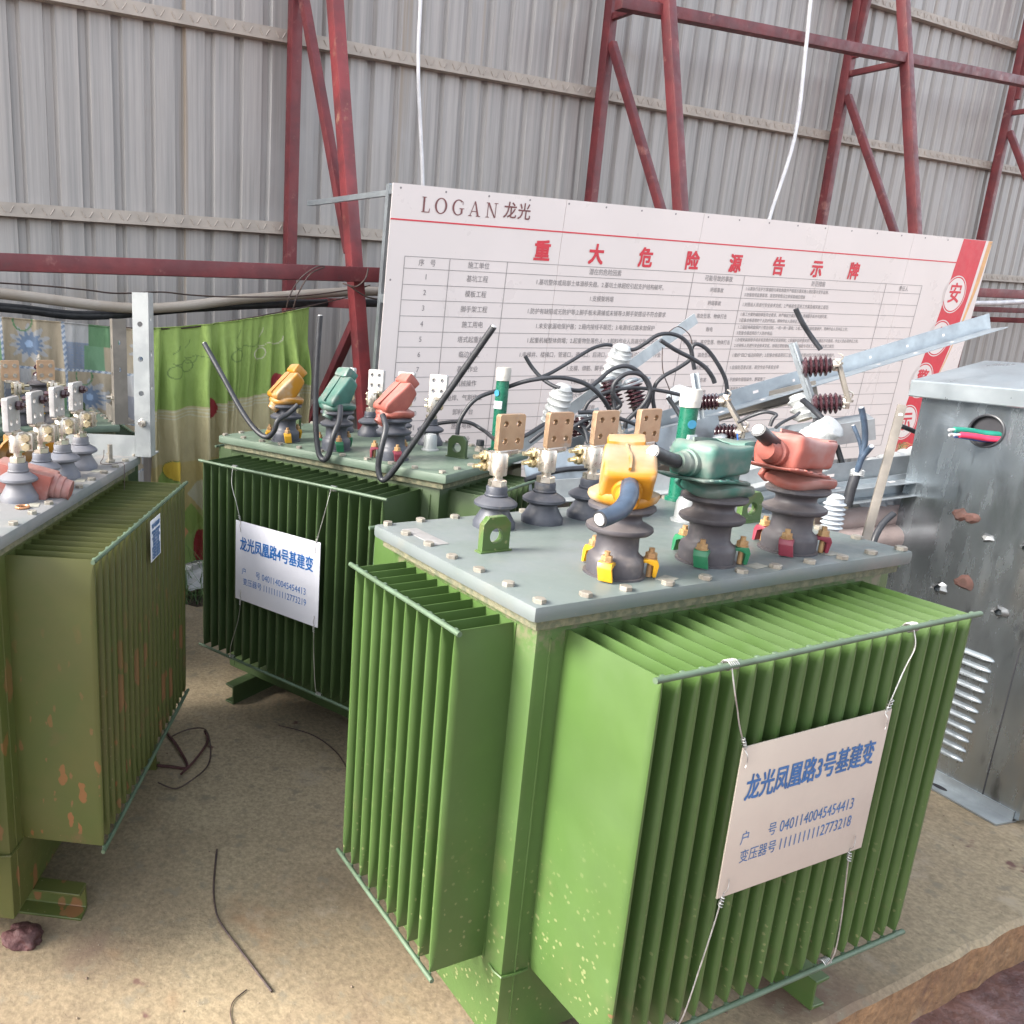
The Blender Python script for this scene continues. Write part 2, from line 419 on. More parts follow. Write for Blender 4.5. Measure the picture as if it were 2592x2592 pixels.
    def mesh(s, name, mats, smooth=35):
        me = bpy.data.meshes.new(name)
        me.from_pydata([tuple(v) for v in s.v], [], s.f)
        for m in (mats if isinstance(mats, (list, tuple)) else [mats]):
            me.materials.append(m)
        if any(s.m):
            me.polygons.foreach_set('material_index', s.m)
        bm = bmesh.new(); bm.from_mesh(me)
        bmesh.ops.recalc_face_normals(bm, faces=bm.faces[:])
        bm.to_mesh(me); bm.free()
        if smooth:
            me.polygons.foreach_set('use_smooth', [True] * len(me.polygons))
            me.set_sharp_from_angle(angle=R(smooth))
        me.update()
        return me

    def build(s, name, mats, parent=None, smooth=35):
        return link(name, s.mesh(name, mats, smooth), parent)


def link(name, me, parent=None):
    o = bpy.data.objects.new(name, me)
    COL.objects.link(o)
    if parent: o.parent = parent
    return o


def tag(o, label=None, cat=None, group=None, kind=None):
    if label: o['label'] = label
    if cat: o['category'] = cat
    if group: o['group'] = group
    if kind: o['kind'] = kind
    return o


def thing(name, label, cat, loc=(0, 0, 0), rz=0.0, group=None):
    o = bpy.data.objects.new(name, None)
    o.empty_display_size = 0.1
    COL.objects.link(o)
    o.location = loc
    o.rotation_euler = (0, 0, rz)
    return tag(o, label, cat, group)


FONT = None


def text_mesh(mb, body, size, M, width=None, off=0.0, align='CENTER', ext=0.0006, sx=1.0, sp=1.0):
    """adds lettering to mb; M maps the text's plane (x right, y up) to the object's space"""
    cu = bpy.data.curves.new('t', 'FONT')
    cu.body = body
    cu.size = size
    cu.align_x = align
    cu.align_y = 'CENTER'
    cu.extrude = 0.0
    cu.resolution_u = 3
    cu.space_character = sp
    o = bpy.data.objects.new('t', cu)
    COL.objects.link(o)
    dg = bpy.context.evaluated_depsgraph_get()
    me = bpy.data.meshes.new_from_object(o.evaluated_get(dg))
    bpy.data.objects.remove(o)
    k = sx
    if width and len(me.vertices):
        xs = [v.co.x for v in me.vertices]
        w = max(xs) - min(xs)
        k = width / w
    M0 = mb.M
    for i, (dx, dy) in enumerate(((0, 0), (-1, -1), (1, 1), (-1, 1), (1, -1)) if off else ((0, 0),)):
        mb.M = M0 @ M @ Matrix.Translation((dx * off, dy * off, i * 0.00012)) @ Matrix.Diagonal((k, 1, 1, 1))
        mb.add([v.co.copy() for v in me.vertices], [tuple(p.vertices) for p in me.polygons])
    mb.M = M0
    bpy.data.meshes.remove(me)


def holed_plate(mb, outline, holes, T, M, bevel=0.0006, n=16):
    cu = bpy.data.curves.new('p', 'CURVE'); cu.dimensions = '2D'; cu.fill_mode = 'BOTH'; cu.extrude = T / 2 - bevel; cu.bevel_depth = bevel
    def spl(pts):
        sp = cu.splines.new('POLY'); sp.points.add(len(pts) - 1); sp.use_cyclic_u = True
        for p, q in zip(sp.points, pts): p.co = (*q, 0, 1)
    spl(outline)
    for hx, hy, rx, ry in holes: spl([(hx + rx * math.cos(2 * PI * a / n), hy + ry * math.sin(2 * PI * a / n)) for a in range(n)])
    o = bpy.data.objects.new('p', cu); COL.objects.link(o)
    dg = bpy.context.evaluated_depsgraph_get()
    me = bpy.data.meshes.new_from_object(o.evaluated_get(dg)); bpy.data.objects.remove(o)
    M0 = mb.M; mb.M = M0 @ M
    mb.add([v.co.copy() for v in me.vertices], [tuple(p.vertices) for p in me.polygons])
    mb.M = M0
    bpy.data.meshes.remove(me)


CACHE = {}


def cached(key, fn):
    if key not in CACHE: CACHE[key] = fn()
    return CACHE[key]

# ------------------------------------------------------------------ setting: ground, platform, soil, wall, steelwork
AW = R(25.535)
DW = Vector((math.cos(AW), math.sin(AW), 0))
NW = Vector((-math.sin(AW), math.cos(AW), 0))
WALL_D = 5.5


def WP(s, t, z):
    """s along the wall, t metres in front of it, z up"""
    return DW * s + NW * (WALL_D - t) + Vector((0, 0, z))


WM = Matrix(((DW.x, -NW.x, 0, NW.x * WALL_D), (DW.y, -NW.y, 0, NW.y * WALL_D), (0, 0, 1, 0), (0, 0, 0, 1)))   # columns: s, t, z

mb = MB()
mb.box(-80, 80, -60, 100, -0.40, -0.155)
g = tag(mb.build('ground', M_MUD, smooth=0), kind='structure')

# platform: kerb edge runs in front, right; back edge behind the units
kd = Vector((0.916, 0.402, 0))
kp = Vector((2.161, 1.91, 0))
random.seed(3)


def edge_pts(a, b, n, j):
    nrm = Vector((-(b - a).y, (b - a).x, 0)).normalized()
    return [a + (b - a) * (i / n) + nrm * random.uniform(-j, j) for i in range(n + 1)]


front = edge_pts(kp - kd * 9, kp + kd * 6, 240, 0.006)
back = edge_pts(Vector((10.3, 9.6, 0)), Vector((-0.43, 4.2, 0)), 60, 0.02) + edge_pts(Vector((-0.52, 4.22, 0)), Vector((-9, 5.6, 0)), 60, 0.03)
poly = front + back
mb = MB()
n = len(poly)
inner = []
cen = Vector((0.5, 2.5, 0))
vs = [(p.x, p.y, -0.012) for p in poly] + [(p.x, p.y, -0.2) for p in poly]
nf = len(front)
top_in = []
for i, p in enumerate(poly):
    q = p + (kd.cross(Vector((0, 0, 1))) * -0.014 if i < nf else Vector((0, 0, 0)))
    top_in.append((q.x, q.y, 0.0))
vs += top_in
fs = [tuple(range(2 * n, 3 * n))]
for i in range(n):
    j = (i + 1) % n
    fs.append((i, j, n + j, n + i))
    fs.append((2 * n + i, 2 * n + j, j, i))
mb.add(vs, fs)
for q in range(1, len(mb.m)):
    if q % 2: mb.m[q] = 1
M_KERB = pmat('muddy kerb side', (0.27, 0.155, 0.075), (0.20, 0.11, 0.055), 3, 0.9, bump=0.9, bscale=40, fine=0.3, bdist=0.012, spots=[((0.13, 0.06, 0.042), 4, 0.58, 0.74), ((0.30, 0.20, 0.12), 7, 0.58, 0.75)])
tag(mb.build('concrete_platform', [M_CONC, M_KERB], smooth=0), kind='structure')

mb = MB()
N_ = 60
vs, fs = [], []
for i in range(N_ + 1):
    for j in range(9):
        s = -6 + 26 * i / N_
        t = -0.3 + 2.1 * j / 8
        p = WP(s, t, -0.05 + 0.05 * math.sin(s * 3.1 + t * 4) + random.uniform(-0.02, 0.03))
        vs.append(p)
for i in range(N_):
    for j in range(8):
        a = i * 9 + j
        fs.append((a, a + 9, a + 10, a + 1))
mb.add(vs, fs)
tag(mb.build('soil_strip', M_SOIL), kind='structure')

# corrugated wall
root = thing('corrugated_wall', 'tall grey corrugated metal sheet wall with dusty horizontal rails behind everything', 'wall', WP(2, 0, 0))
Wi = Matrix.Translation(-WP(2, 0, 0))
per = 0.212
mb = MB(); mb.M = Wi @ WM
prof = []
s = -7.0
while s < 22:
    for ds, t in ((0, 0), (0.130, 0), (0.138, -0.030), (0.184, -0.030), (0.206, 0)):
        prof.append((s + ds, t))
    s += per
zs = [-0.3 + 0.30 * k for k in range(24)]
vs, fs = [], []
for z in zs:
    for k, (s_, t) in enumerate(prof):
        w = 0.004 * math.sin(z * 1.7 + s_ * 0.9) + 0.007 * mnoise.noise(Vector((s_ * 2.2, z * 1.3, 0.0)))
        vs.append((s_, t + w, z))
m_ = len(prof)
for i in range(len(zs) - 1):
    for k in range(m_ - 1):
        fs.append((i * m_ + k, i * m_ + k + 1, (i + 1) * m_ + k + 1, (i + 1) * m_ + k))
mb.add(vs, fs)
mb.build('sheeting', M_WALL, root, smooth=0)
for zc in (0.93, 2.235, 3.50, 4.80):
    mb = MB(); mb.M = Wi @ WM
    s0, s1 = -6.5, 21.5
    h = 0.042
    mb.box(s0, s1, 0.05, 0.054, zc - h, zc + h)                      # web facing the yard
    mb.box(s0, s1, 0.0, 0.05, zc + h - 0.003, zc + h)
    mb.box(s0, s1, 0.0, 0.05, zc - h, zc - h + 0.003)
    mb.box(s0, s1, 0.054, 0.058, zc - h, zc - h + 0.016)
    k = 0
    q = s0 + 0.05
    while q < 16:
        d = 0.012 if k % 2 else -0.012
        for u in range(1):
            a, b = Vector((q - d, 0.0535, zc - 0.018)), Vector((q + d, 0.0535, zc + 0.020))
            mb.cyl(a, b, 0.0055, n=6)
        q += 0.075 if k % 2 else 0.05
        k += 1
    mb.build('purlin', M_PUR, root, smooth=30)

# red steel columns: wall chord, raking yard chord, struts, diagonals
COLS = [(2.657, 0.0, 'nearest red steel column, left of the large white notice board'),
        (5.565, 0.11, 'red raking steel column behind the middle of the white notice board'),
        (8.83, 0.09, 'red raking steel column behind the right half of the white notice board'),
        (12.0, 0.09, 'farthest red steel column at the right end of the white notice board'),
        (-0.45, 0.0, None)]
for s0, dt, lab in COLS[:4]:
    base = WP(s0, 0.1, -0.05)
    root = thing('steel_column', lab, 'steel column', base, 0, 'red steel columns bracing the corrugated wall')
    Mi = Matrix.Translation(-base) @ WM
    tb = lambda z: 1.46 + dt - 0.2305 * (z - 0.08)

    def bar(nm, a, b, w, mat=M_STL):
        q = MB(); q.M = Mi
        q.bar(a, b, w, w, up=(1, 0, 0.001), bev=0.006)
        return q.build(nm, mat, root)
    bar('wall_chord', (s0, 0.105, 0.0), (s0, 0.105, 6.3), 0.08)
    bar('raking_chord', (s0, tb(-0.04), -0.04), (s0, tb(6.0), 6.0), 0.082, M_STB if s0 < 3 else M_STL)
    bar('strut', (s0, 0.147, 1.72), (s0, tb(1.70) - 0.045, 1.70), 0.06)
    bar('strut', (s0, 0.147, 4.06), (s0, tb(4.05) - 0.045, 4.05), 0.055)
    bar('diagonal', (s0, 0.15, 3.86), (s0, tb(2.02) - 0.05, 2.02), 0.058)
    bar('diagonal', (s0, 0.15, 0.42), (s0, tb(1.58) - 0.05, 1.58), 0.058)
    bar('diagonal', (s0, 0.15, 4.2), (s0, tb(5.6) - 0.05, 5.6), 0.058)


def sbeam(lab, s0, z0, s1, z1, t, w=0.075, h=0.085):
    base = WP(s0, t, z0)
    q = MB(); q.M = Matrix.Translation(-base) @ WM
    q.bar((s0, t, z0), (s1, t, z1), w, h, up=(0, 0, 1), bev=0.006)
    o = q.build('steel_beam', M_STL)
    o.location = base
    return tag(o, lab, 'steel beam', 'red horizontal beams on the columns')


sbeam('long low red steel beam above the hanging cloths', -1.2, 1.846, 6.4, 1.905, 1.16, 0.07, 0.088)
sbeam('high red steel beam crossing above the white notice board', 5.1, 3.94, 13.0, 4.23, 0.62, 0.075, 0.085)
sbeam('short low red beam at the far right behind the board', 9.6, 1.965, 15.0, 1.98, 1.12, 0.07, 0.085)
sbeam('thin red rail low on the wall at the far right', 11.0, 1.83, 16.0, 1.83, 0.4, 0.05, 0.06)


def hose(name, lab, cat, pts, r, mat, group=None, n=8):
    P = [Vector(p) for p in pts]
    q = MB(); q.M = Matrix.Translation(-P[0])
    q.tube(P, r, n)
    o = q.build(name, mat, smooth=60)
    o.location = P[0]
    return tag(o, lab, cat, group)


hose('white_hose', 'thin white hose hanging straight down behind the left of the board', 'hose',
     [WP(3.20, 0.75, 5.2), WP(3.235, 0.75, 3.7), WP(3.25, 0.75, 3.2), WP(3.34, 0.75, 2.5), WP(3.42, 0.75, 1.6)], 0.0125, M_WHOSE, 'white hoses hanging on the wall')
hose('white_hose', 'white hose hanging in a slack curve behind the middle of the board', 'hose',
     [WP(7.15, 0.68, 5.2), WP(7.21, 0.69, 4.3), WP(7.235, 0.70, 3.9), WP(7.2, 0.75, 3.2), WP(7.03, 0.75, 2.5), WP(6.9, 0.8, 1.9)], 0.015, M_WHOSE, 'white hoses hanging on the wall')
hose('beige_pipe', 'sagging beige plastic pipe running along the wall above the cloths', 'pipe',
     [WP(-2.2, 0.8, 1.92), WP(-0.6, 0.8, 1.80), WP(0.54, 0.8, 1.71), WP(1.32, 0.8, 1.645), WP(2.0, 0.8, 1.715), WP(2.5, 0.8, 1.76), WP(3.1, 0.8, 1.79), WP(4.2, 0.8, 1.75)], 0.031, M_PIPE, n=12)
hose('black_pipe', 'sagging black pipe just below the beige pipe', 'pipe',
     [WP(-2.2, 0.74, 1.80), WP(-0.6, 0.74, 1.69), WP(0.535, 0.74, 1.636), WP(1.035, 0.74, 1.598), WP(1.7, 0.74, 1.655), WP(2.5, 0.74, 1.70), WP(3.2, 0.74, 1.71), WP(4.2, 0.74, 1.68)], 0.027, M_BLK, n=12)
hose('beige_pipe', 'pale pipe along the wall at the far right beyond the board', 'pipe',
     [WP(10.2, 0.6, 1.90), WP(11.1, 0.6, 1.885), WP(12.16, 0.6, 1.93), WP(14, 0.6, 2.05)], 0.03, M_WHOSE, n=10)
hose('black_wire', 'thin black wire strung loosely across below the low red beam', 'wire',
     [WP(-1.0, 0.95, 1.80), WP(0.54, 0.95, 1.762), WP(0.95, 0.95, 1.742), WP(1.15, 0.95, 1.726), WP(1.41, 0.95, 1.74), WP(1.6, 0.95, 1.728), WP(1.85, 0.95, 1.724), WP(2.3, 0.98, 1.74), WP(2.65, 1.03, 1.79), WP(2.72, 1.13, 1.815)], 0.0045, M_IRON, n=6)
hose('tied_wire', 'loop of dark wire tied over the red beam left of the column', 'wire',
     [at(725, 778, 4.77), at(735, 745, 4.74), at(760, 705, 4.72), at(800, 676, 4.72), at(822, 676, 4.75), at(790, 690, 4.72), at(770, 715, 4.72), at(752, 750, 4.74), at(742, 780, 4.77)], 0.004, M_IRON, n=6)
hose('tied_wire', 'dark wire knotted round the column under the red beam', 'wire',
     [at(932, 679, 4.80), at(925, 705, 4.80), at(905, 724, 4.80), at(888, 724, 4.80), at(868, 717, 4.82), at(885, 724, 4.80), at(905, 738, 4.82), at(930, 752, 4.85), at(965, 759, 4.9)], 0.005, M_IRON, n=6)


# ------------------------------------------------------------------ hanging cloths
def sm(a, b, x):
    x = max(0, min(1, (x - a) / (b - a)))
    return x * x * (3 - 2 * x)


def inpoly(u, v, c, rx, ry):
    return ((u - c[0]) / rx) ** 2 + ((v - c[1]) / ry) ** 2 < 1


def dia(u, v, c, rx, ry):
    return abs(u - c[0]) / rx + abs(v - c[1]) / ry < 1


GREEN, LGREEN, BEIGE, CREAM, YELL, REDC, DK = (0.22, 0.315, 0.08), (0.26, 0.37, 0.11), (0.40, 0.355, 0.205), (0.44, 0.43, 0.31), (0.40, 0.30, 0.055), (0.27, 0.028, 0.034), (0.105, 0.165, 0.045)


def col_green(u, v):
    """u 0..1 left to right, v metres below the line; stripes and fruit of the print"""
    x = u * 1.05
    c = GREEN
    if v > 0.47:
        c = BEIGE
        if v < 0.53 and int(v * 150) % 3 == 0: c = CREAM
        if v > 0.80: c = tuple(BEIGE[i] * 0.6 + YELL[i] * 0.4 for i in range(3))
        if v > 1.02 + 0.1 * math.sin(x * 7): c = tuple(BEIGE[i] * 0.5 + LGREEN[i] * 0.5 for i in range(3))
    if v > 1.14 + 0.03 * math.sin(x * 23): c = LGREEN
    for cx, cy, rx, ry, cc in ((0.10, 0.95, 0.09, 0.13, GREEN), (0.34, 1.0, 0.10, 0.13, CREAM), (0.43, 0.98, 0.10, 0.15, (0.16, 0.36, 0.05)), (0.16, 1.22, 0.10, 0.14, (0.55, 0.30, 0.14)),
                               (0.05, 1.2, 0.07, 0.12, YELL), (0.62, 1.05, 0.09, 0.12, LGREEN), (0.74, 0.93, 0.08, 0.12, CREAM), (0.86, 1.0, 0.09, 0.13, GREEN), (0.26, 1.16, 0.07, 0.1, GREEN)):
        if v > 0.6 and dia(x, v, (cx, cy), rx, ry): c = cc
    for cx, cy, rx, ry, cc in ((0.14, 0.83, 0.055, 0.062, (0.60, 0.42, 0.05)), (0.62, 0.80, 0.045, 0.05, (0.56, 0.42, 0.10)), (0.36, 1.34, 0.09, 0.13, REDC), (0.40, 0.50, 0.035, 0.06, REDC), (0.83, 0.42, 0.042, 0.06, REDC),
                               (0.10, 1.24, 0.035, 0.10, (0.62, 0.50, 0.12)), (0.43, 1.19, 0.04, 0.025, REDC), (0.80, 1.32, 0.08, 0.11, REDC)):
        e = ((x - cx) / rx) ** 2 + ((v - cy) / ry) ** 2
        if e < 1: c = cc if e < 0.86 or cc == REDC else DK
    for k, (cx, cy) in enumerate(((0.30, 0.13), (0.62, 0.11), (0.78, 0.12), (0.22, 0.16))):
        rr = math.hypot(x - cx, (v - cy) * 1.2)
        a = math.atan2(v - cy, x - cx)
        if abs(rr - 0.075 - 0.02 * math.sin(3 * a)) < 0.0035 and (0.2 < a < 2.6 or a < -2.2): c = DK if k != 2 else CREAM
        if abs(math.hypot((x - cx + 0.06) * 0.8, v - cy - 0.10) - 0.035) < 0.003: c = DK if k != 2 else CREAM
    return c


TANP, BLUP, GRYP, WHTP, GRNP = (0.33, 0.275, 0.195), (0.15, 0.20, 0.28), (0.21, 0.22, 0.25), (0.35, 0.345, 0.34), (0.10, 0.20, 0.10)


def col_patch(u, v):
    x = u * 2.3
    cw, ch = 0.31, 0.27
    i, j = math.floor(x / cw), math.floor((v + 0.02) / ch)
    fx, fy = x / cw - i, (v + 0.02) / ch - j
    k = (i * 7 + j * 5) % 3
    c = TANP
    if (i + j) % 2 == 0:
        if fx < 0.5: c = WHTP if fy < 0.45 else ((GRYP if int(fy * 40 + 2 * math.sin(fx * 30)) % 2 else BLUP) if j % 2 == 0 else GRYP)
        else: c = GRNP if (fy < 0.5) == (k != 1) else TANP
        if fx < 0.75 and fx > 0.4 and fy > 0.5: c = (0.13, 0.24, 0.14)
    else:
        e = math.hypot((fx - 0.5) * cw, (fy - 0.55) * ch)
        a = math.atan2(fy - 0.55, fx - 0.5)
        if e < 0.085 + 0.02 * math.sin(a * 11): c = WHTP
        if e < 0.055 + 0.012 * math.sin(a * 13): c = BLUP
        if e < 0.02: c = (0.3, 0.4, 0.55)
        d = abs(math.hypot((fx - 0.4) * cw, (fy - 0.12) * ch) - 0.05)
        if d < 0.004 and a < 0.3: c = (0.09, 0.2, 0.09)
    if fx < 0.05 or fy < 0.045:
        c = (0.45, 0.47, 0.5) if (int((x + v) * 70) % 2) else BLUP
    return c


def cloth(name, label, s0, s1, t, ztop, H, colf, nx, nz, seed, fold):
    rnd = random.Random(seed)
    ph = [(rnd.uniform(9, 64), rnd.uniform(0, 6.28), rnd.uniform(0.3, 1)) for _ in range(9)]
    base = WP(s0, t, ztop(0))
    vs, cols, fs = [], [], []
    for j in range(nz + 1):
        for i in range(nx + 1):
            u = i / nx
            f = j / nz
            h = H(u)
            v = f * h
            amp = 0.012 + 0.040 * sm(0, 0.4, v)
            d = sum(a * math.sin(w * (u * (s1 - s0) + 0.03 * math.sin(3 * v)) + p + 0.9 * v) for w, p, a in ph) / 2.5 + 0.28 * math.sin(95 * u * (s1 - s0) + 4 * math.sin(2.2 * v + u * 9)) * (1 - 0.5 * sm(0.1, 0.8, v))
            d = d + 0.5 * abs(d)
            d += fold(u, v)
            ss = s0 + (s1 - s0) * u + 0.006 * math.sin(u * 40 + v * 3)
            # the top edge doubles over the line
            z = ztop(u) - v
            tt = t + amp * d + (0.012 if j == 0 else 0)
            vs.append(WP(ss, tt, z) - base)
            cols.append((*colf(u, v), 1.0))
    for j in range(nz):
        for i in range(nx):
            a = j * (nx + 1) + i
            fs.append((a, a + 1, a + nx + 2, a + nx + 1))
    me = bpy.data.meshes.new(name)
    me.from_pydata([tuple(v) for v in vs], [], fs)
    ca = me.color_attributes.new('print', 'FLOAT_COLOR', 'POINT')
    ca.data.foreach_set('color', [c for q in cols for c in q])
    me.materials.append(M_CLOTH)
    me.polygons.foreach_set('use_smooth', [True] * len(fs))
    o = link(name, me)
    o.location = base
    sol = o.modifiers.new('thickness', 'SOLIDIFY'); sol.thickness = 0.003
    tag(o, label, 'cloth')
    return o


def fold_green(u, v):
    return 1.4 * math.exp(-((u - 0.905) / 0.028) ** 2) - 0.9 * math.exp(-((u - 0.86) / 0.03) ** 2) + 1.1 * math.exp(-((u - 0.14) / 0.05) ** 2)


cloth('hanging_sheet', 'bright green and beige sheet printed with fruit hanging on the line', 1.29, 2.315, 1.08, lambda u: 1.540 + 0.045 * u + 0.09 * u * u,
      lambda u: 1.43 - 0.03 * u + 0.02 * math.sin(u * 9), col_green, 300, 240, 5, fold_green)
cloth('hanging_sheet', 'patchwork sheet in tan, blue and green with flowers hanging at the left', -1.1, 1.25, 1.10, lambda u: 1.73 - 0.205 * u + 0.005 * math.sin(u * 9),
      lambda u: 1.25, col_patch, 420, 200, 11, lambda u, v: 0)
hose('clothes_line', 'thin clothes line carrying the two printed sheets', 'line',
     [WP(-1.6, 1.09, 1.79), WP(-1.1, 1.09, 1.735), WP(0.0, 1.09, 1.63), WP(1.27, 1.09, 1.535), WP(1.8, 1.08, 1.585), WP(2.31, 1.08, 1.678), WP(2.6, 1.06, 1.74)], 0.004, M_IRON, n=6)

# ------------------------------------------------------------------ transformers
LX, LY, ZL = 0.55, 0.3025, 1.135            # lid half length, half width, top
TX, TY = 0.51, 0.268                        # tank
ZB1, ZB2 = 1.063, 0.280                     # radiator top, bottom
FB, FYO = 0.441, 0.491                      # long radiator: half length, outer face
SB, FXO = 0.210, 0.649                      # short radiator


def fins_mesh(mat, n, half, y0, y1, end_mat=None):
    """radiator of n pressed fins; local x along the row, y outwards"""
    mb = MB()
    lv = [(ZB1, 0.0010), (ZB1 - 0.010, 0.0022), (ZB1 - 0.045, 0.0072), (ZB1 - 0.11, 0.0090), ((ZB1 + ZB2) / 2, 0.0093), (ZB2 + 0.10, 0.0090), (ZB2 + 0.035, 0.0065), (ZB2 + 0.008, 0.0022), (ZB2, 0.0012)]
    for k in range(n):
        x = -half + 0.008 + (2 * half - 0.016) * k / (n - 1)
        wob = random.uniform(-0.0012, 0.0012)
        vs, fs = [], []
        for z, h in lv:
            yy = y1
            if z < ZB2 + 0.02: yy = y1 - 0.002
            w2 = wob * math.sin((z - ZB2) * 4)
            for px, py in ((-h * 0.9, y0), (-h, y0 + 0.02), (-h, yy - h * 1.6), (-h * 0.75, yy - h * 0.5), (-h * 0.3, yy - 0.0004), (h * 0.3, yy - 0.0004), (h * 0.75, yy - h * 0.5), (h, yy - h * 1.6), (h, y0 + 0.02), (h * 0.9, y0)):
                vs.append((x + px + w2, py, z))
        m = 10
        for i in range(len(lv) - 1):
            for q in range(m):
                q2 = (q + 1) % m
                fs.append((i * m + q, i * m + q2, (i + 1) * m + q2, (i + 1) * m + q))
        fs.append(tuple(range(m)))
        fs.append(tuple((len(lv) - 1) * m + q for q in range(m)))
        mb.mi = 1 if (end_mat and k in (0, n - 1)) else 0
        mb.add(vs, fs)
    mb.mi = 0
    mb.box(-half, half, y0 - 0.004, y0 + 0.002, ZB2, ZB1)
    return mb.mesh('radiator', [mat] + ([end_mat] if end_mat else []), 40)


def rod_mesh(half, y1, z):
    mb = MB()
    mb.tube([(-half - 0.012, y1 + 0.003, z), (-half * 0.3, y1 + 0.0035, z + 0.001), (half * 0.4, y1 + 0.003, z - 0.001), (half + 0.014, y1 + 0.003, z)], 0.0058, 8, 4)
    n = 20 if half > 0.3 else 10
    for k in range(n):                                       # weld blobs
        x = -half + 0.008 + (2 * half - 0.016) * k / (n - 1)
        mb.box(x - 0.005, x + 0.005, y1 - 0.006, y1 + 0.004, z - 0.006, z + 0.0045, 0.002)
    return mb.mesh('tie_rod', M_ROD, 50)


def lid_mesh(mat):
    mb = MB()
    mb.box(-LX, LX, -LY, LY, ZL - 0.034, ZL, 0.011)
    return mb.mesh('lid', mat, 40)


def bolt_mesh():
    mb = MB()
    mb.hexnut((0, 0, 0.0), 0.0125, 0.009)
    return mb.mesh('bolt', M_ZNC, 30)


def lug_mesh(mat):
    mb = MB()
    holed_plate(mb, [(-0.036, -0.04), (0.036, -0.04), (0.036, 0.024), (0.022, 0.040), (-0.022, 0.040), (-0.036, 0.024)], [(0, -0.003, 0.0185, 0.0185)], 0.016,
                Matrix.Translation((0, 0, 0.040)) @ Matrix.Rotation(PI / 2, 4, 'X'), 0.001, 28)
    mb.box(-0.042, 0.042, -0.012, 0.012, -0.001, 0.004, 0.001)
    return mb.mesh('lifting_lug', mat, 30)


def hv_mesh():
    mb = MB()
    mb.lathe([(0.0, 0.0), (0.060, 0.0), (0.060, 0.004), (0.0545, 0.0045), (0.0555, 0.030), (0.053, 0.040), (0.046, 0.046), (0.0415, 0.052), (0.0405, 0.080), (0.044, 0.088), (0.060, 0.0925), (0.0645, 0.098), (0.0635, 0.104), (0.055, 0.109),
              (0.044, 0.114), (0.0405, 0.120), (0.0405, 0.126), (0.045, 0.133), (0.060, 0.137), (0.0645, 0.142), (0.0635, 0.148), (0.054, 0.153), (0.043, 0.158), (0.038, 0.168), (0.035, 0.185), (0.0, 0.186)], 36, cap=False)
    return mb


def clamp_meshes(mat):
    mb = MB()
    mb.bevel_prism([(0.046, -0.014, 0.038), (0.064, -0.014, 0.042), (0.078, -0.014, 0.041), (0.082, -0.013, 0.030), (0.079, -0.009, 0.003), (0.072, -0.009, 0.003), (0.072, -0.013, 0.028), (0.060, -0.013, 0.033), (0.046, -0.013, 0.032)], (0, 0.028, 0), 0.002)
    a = mb.mesh('clamp', mat, 40)
    mb = MB()
    mb.cyl((0.066, 0, 0.002), (0.066, 0, 0.063), 0.0055, n=10)
    mb.cyl((0.066, 0, 0.0415), (0.066, 0, 0.0435), 0.0125, n=14)
    mb.hexnut((0.066, 0, 0.0435), 0.0112, 0.0105)
    b = mb.mesh('clamp_nut', M_RUST, 30)
    return a, b


def cap_meshes(mat, tilt, with_split=False):
    """insulating cap: flange disc over the bushing head, slanted box towards +x, outlet collar"""
    mb = MB()
    mb.lathe([(0.050, 0.150), (0.066, 0.158), (0.069, 0.166), (0.067, 0.174), (0.054, 0.180), (0.042, 0.186), (0.0, 0.187)], 32, cap=False)
    mb.lathe([(0.038, 0.180), (0.038, 0.215), (0.0, 0.216)], 20, cap=False)
    M0 = mb.M
    piv = Matrix.Translation((0.034 if with_split else -0.002, 0, 0.234 if with_split else 0.220)) @ Matrix.Rotation(tilt, 4, 'Y')
    mb.M = M0 @ piv
    mb.bevel_prism([(-0.055, -0.043, -0.022), (0.062, -0.048, -0.050), (0.078, -0.049, 0.018), (0.066, -0.049, 0.030), (-0.052, -0.040, 0.034)], (0, 0.096, 0), 0.010, 3)
    mb.bevel_prism([(-0.090, -0.034, -0.012), (-0.048, -0.036, -0.012), (-0.048, -0.036, 0.040), (-0.086, -0.034, 0.044)], (0, 0.070, 0), 0.008, 2)
    # collar and seam
    mb.lathe_dir((0.066, 0, -0.016), (0.108, 0, -0.022), [(0.030, 0), (0.028, 0.35), (0.0235, 0.4), (0.0235, 0.65), (0.021, 0.7), (0.020, 1.0)], 20)
    mb.box(-0.05, 0.070, -0.0022, 0.0022, 0.030, 0.0365)
    if with_split:
        mb.M = M0 @ piv
        mb.bevel_prism([(-0.06, -0.057, -0.046), (0.085, -0.059, -0.052), (0.088, -0.059, -0.046), (-0.06, -0.057, -0.038)], (0, 0.115, 0), 0.002, 1)
        for k in range(5):
            for sy in (-1, 1):
                mb.lathe([(0.0055, 0), (0.0045, 0.003), (0, 0.004)], 8, (-0.045 + 0.028 * k, sy * 0.055, -0.040 - 0.002 * k), cap=False)
        mb.M = M0
        mb.bevel_prism([(0.030, -0.06, 0.150), (0.058, -0.062, 0.170), (0.05, -0.05, 0.215), (0.02, -0.05, 0.20)], (0, 0.012, 0), 0.003, 1)
    mb.M = M0
    return rumple(mb, 0.0028 if not with_split else 0.0045, 17).mesh('insulating_cap', mat, 50), piv


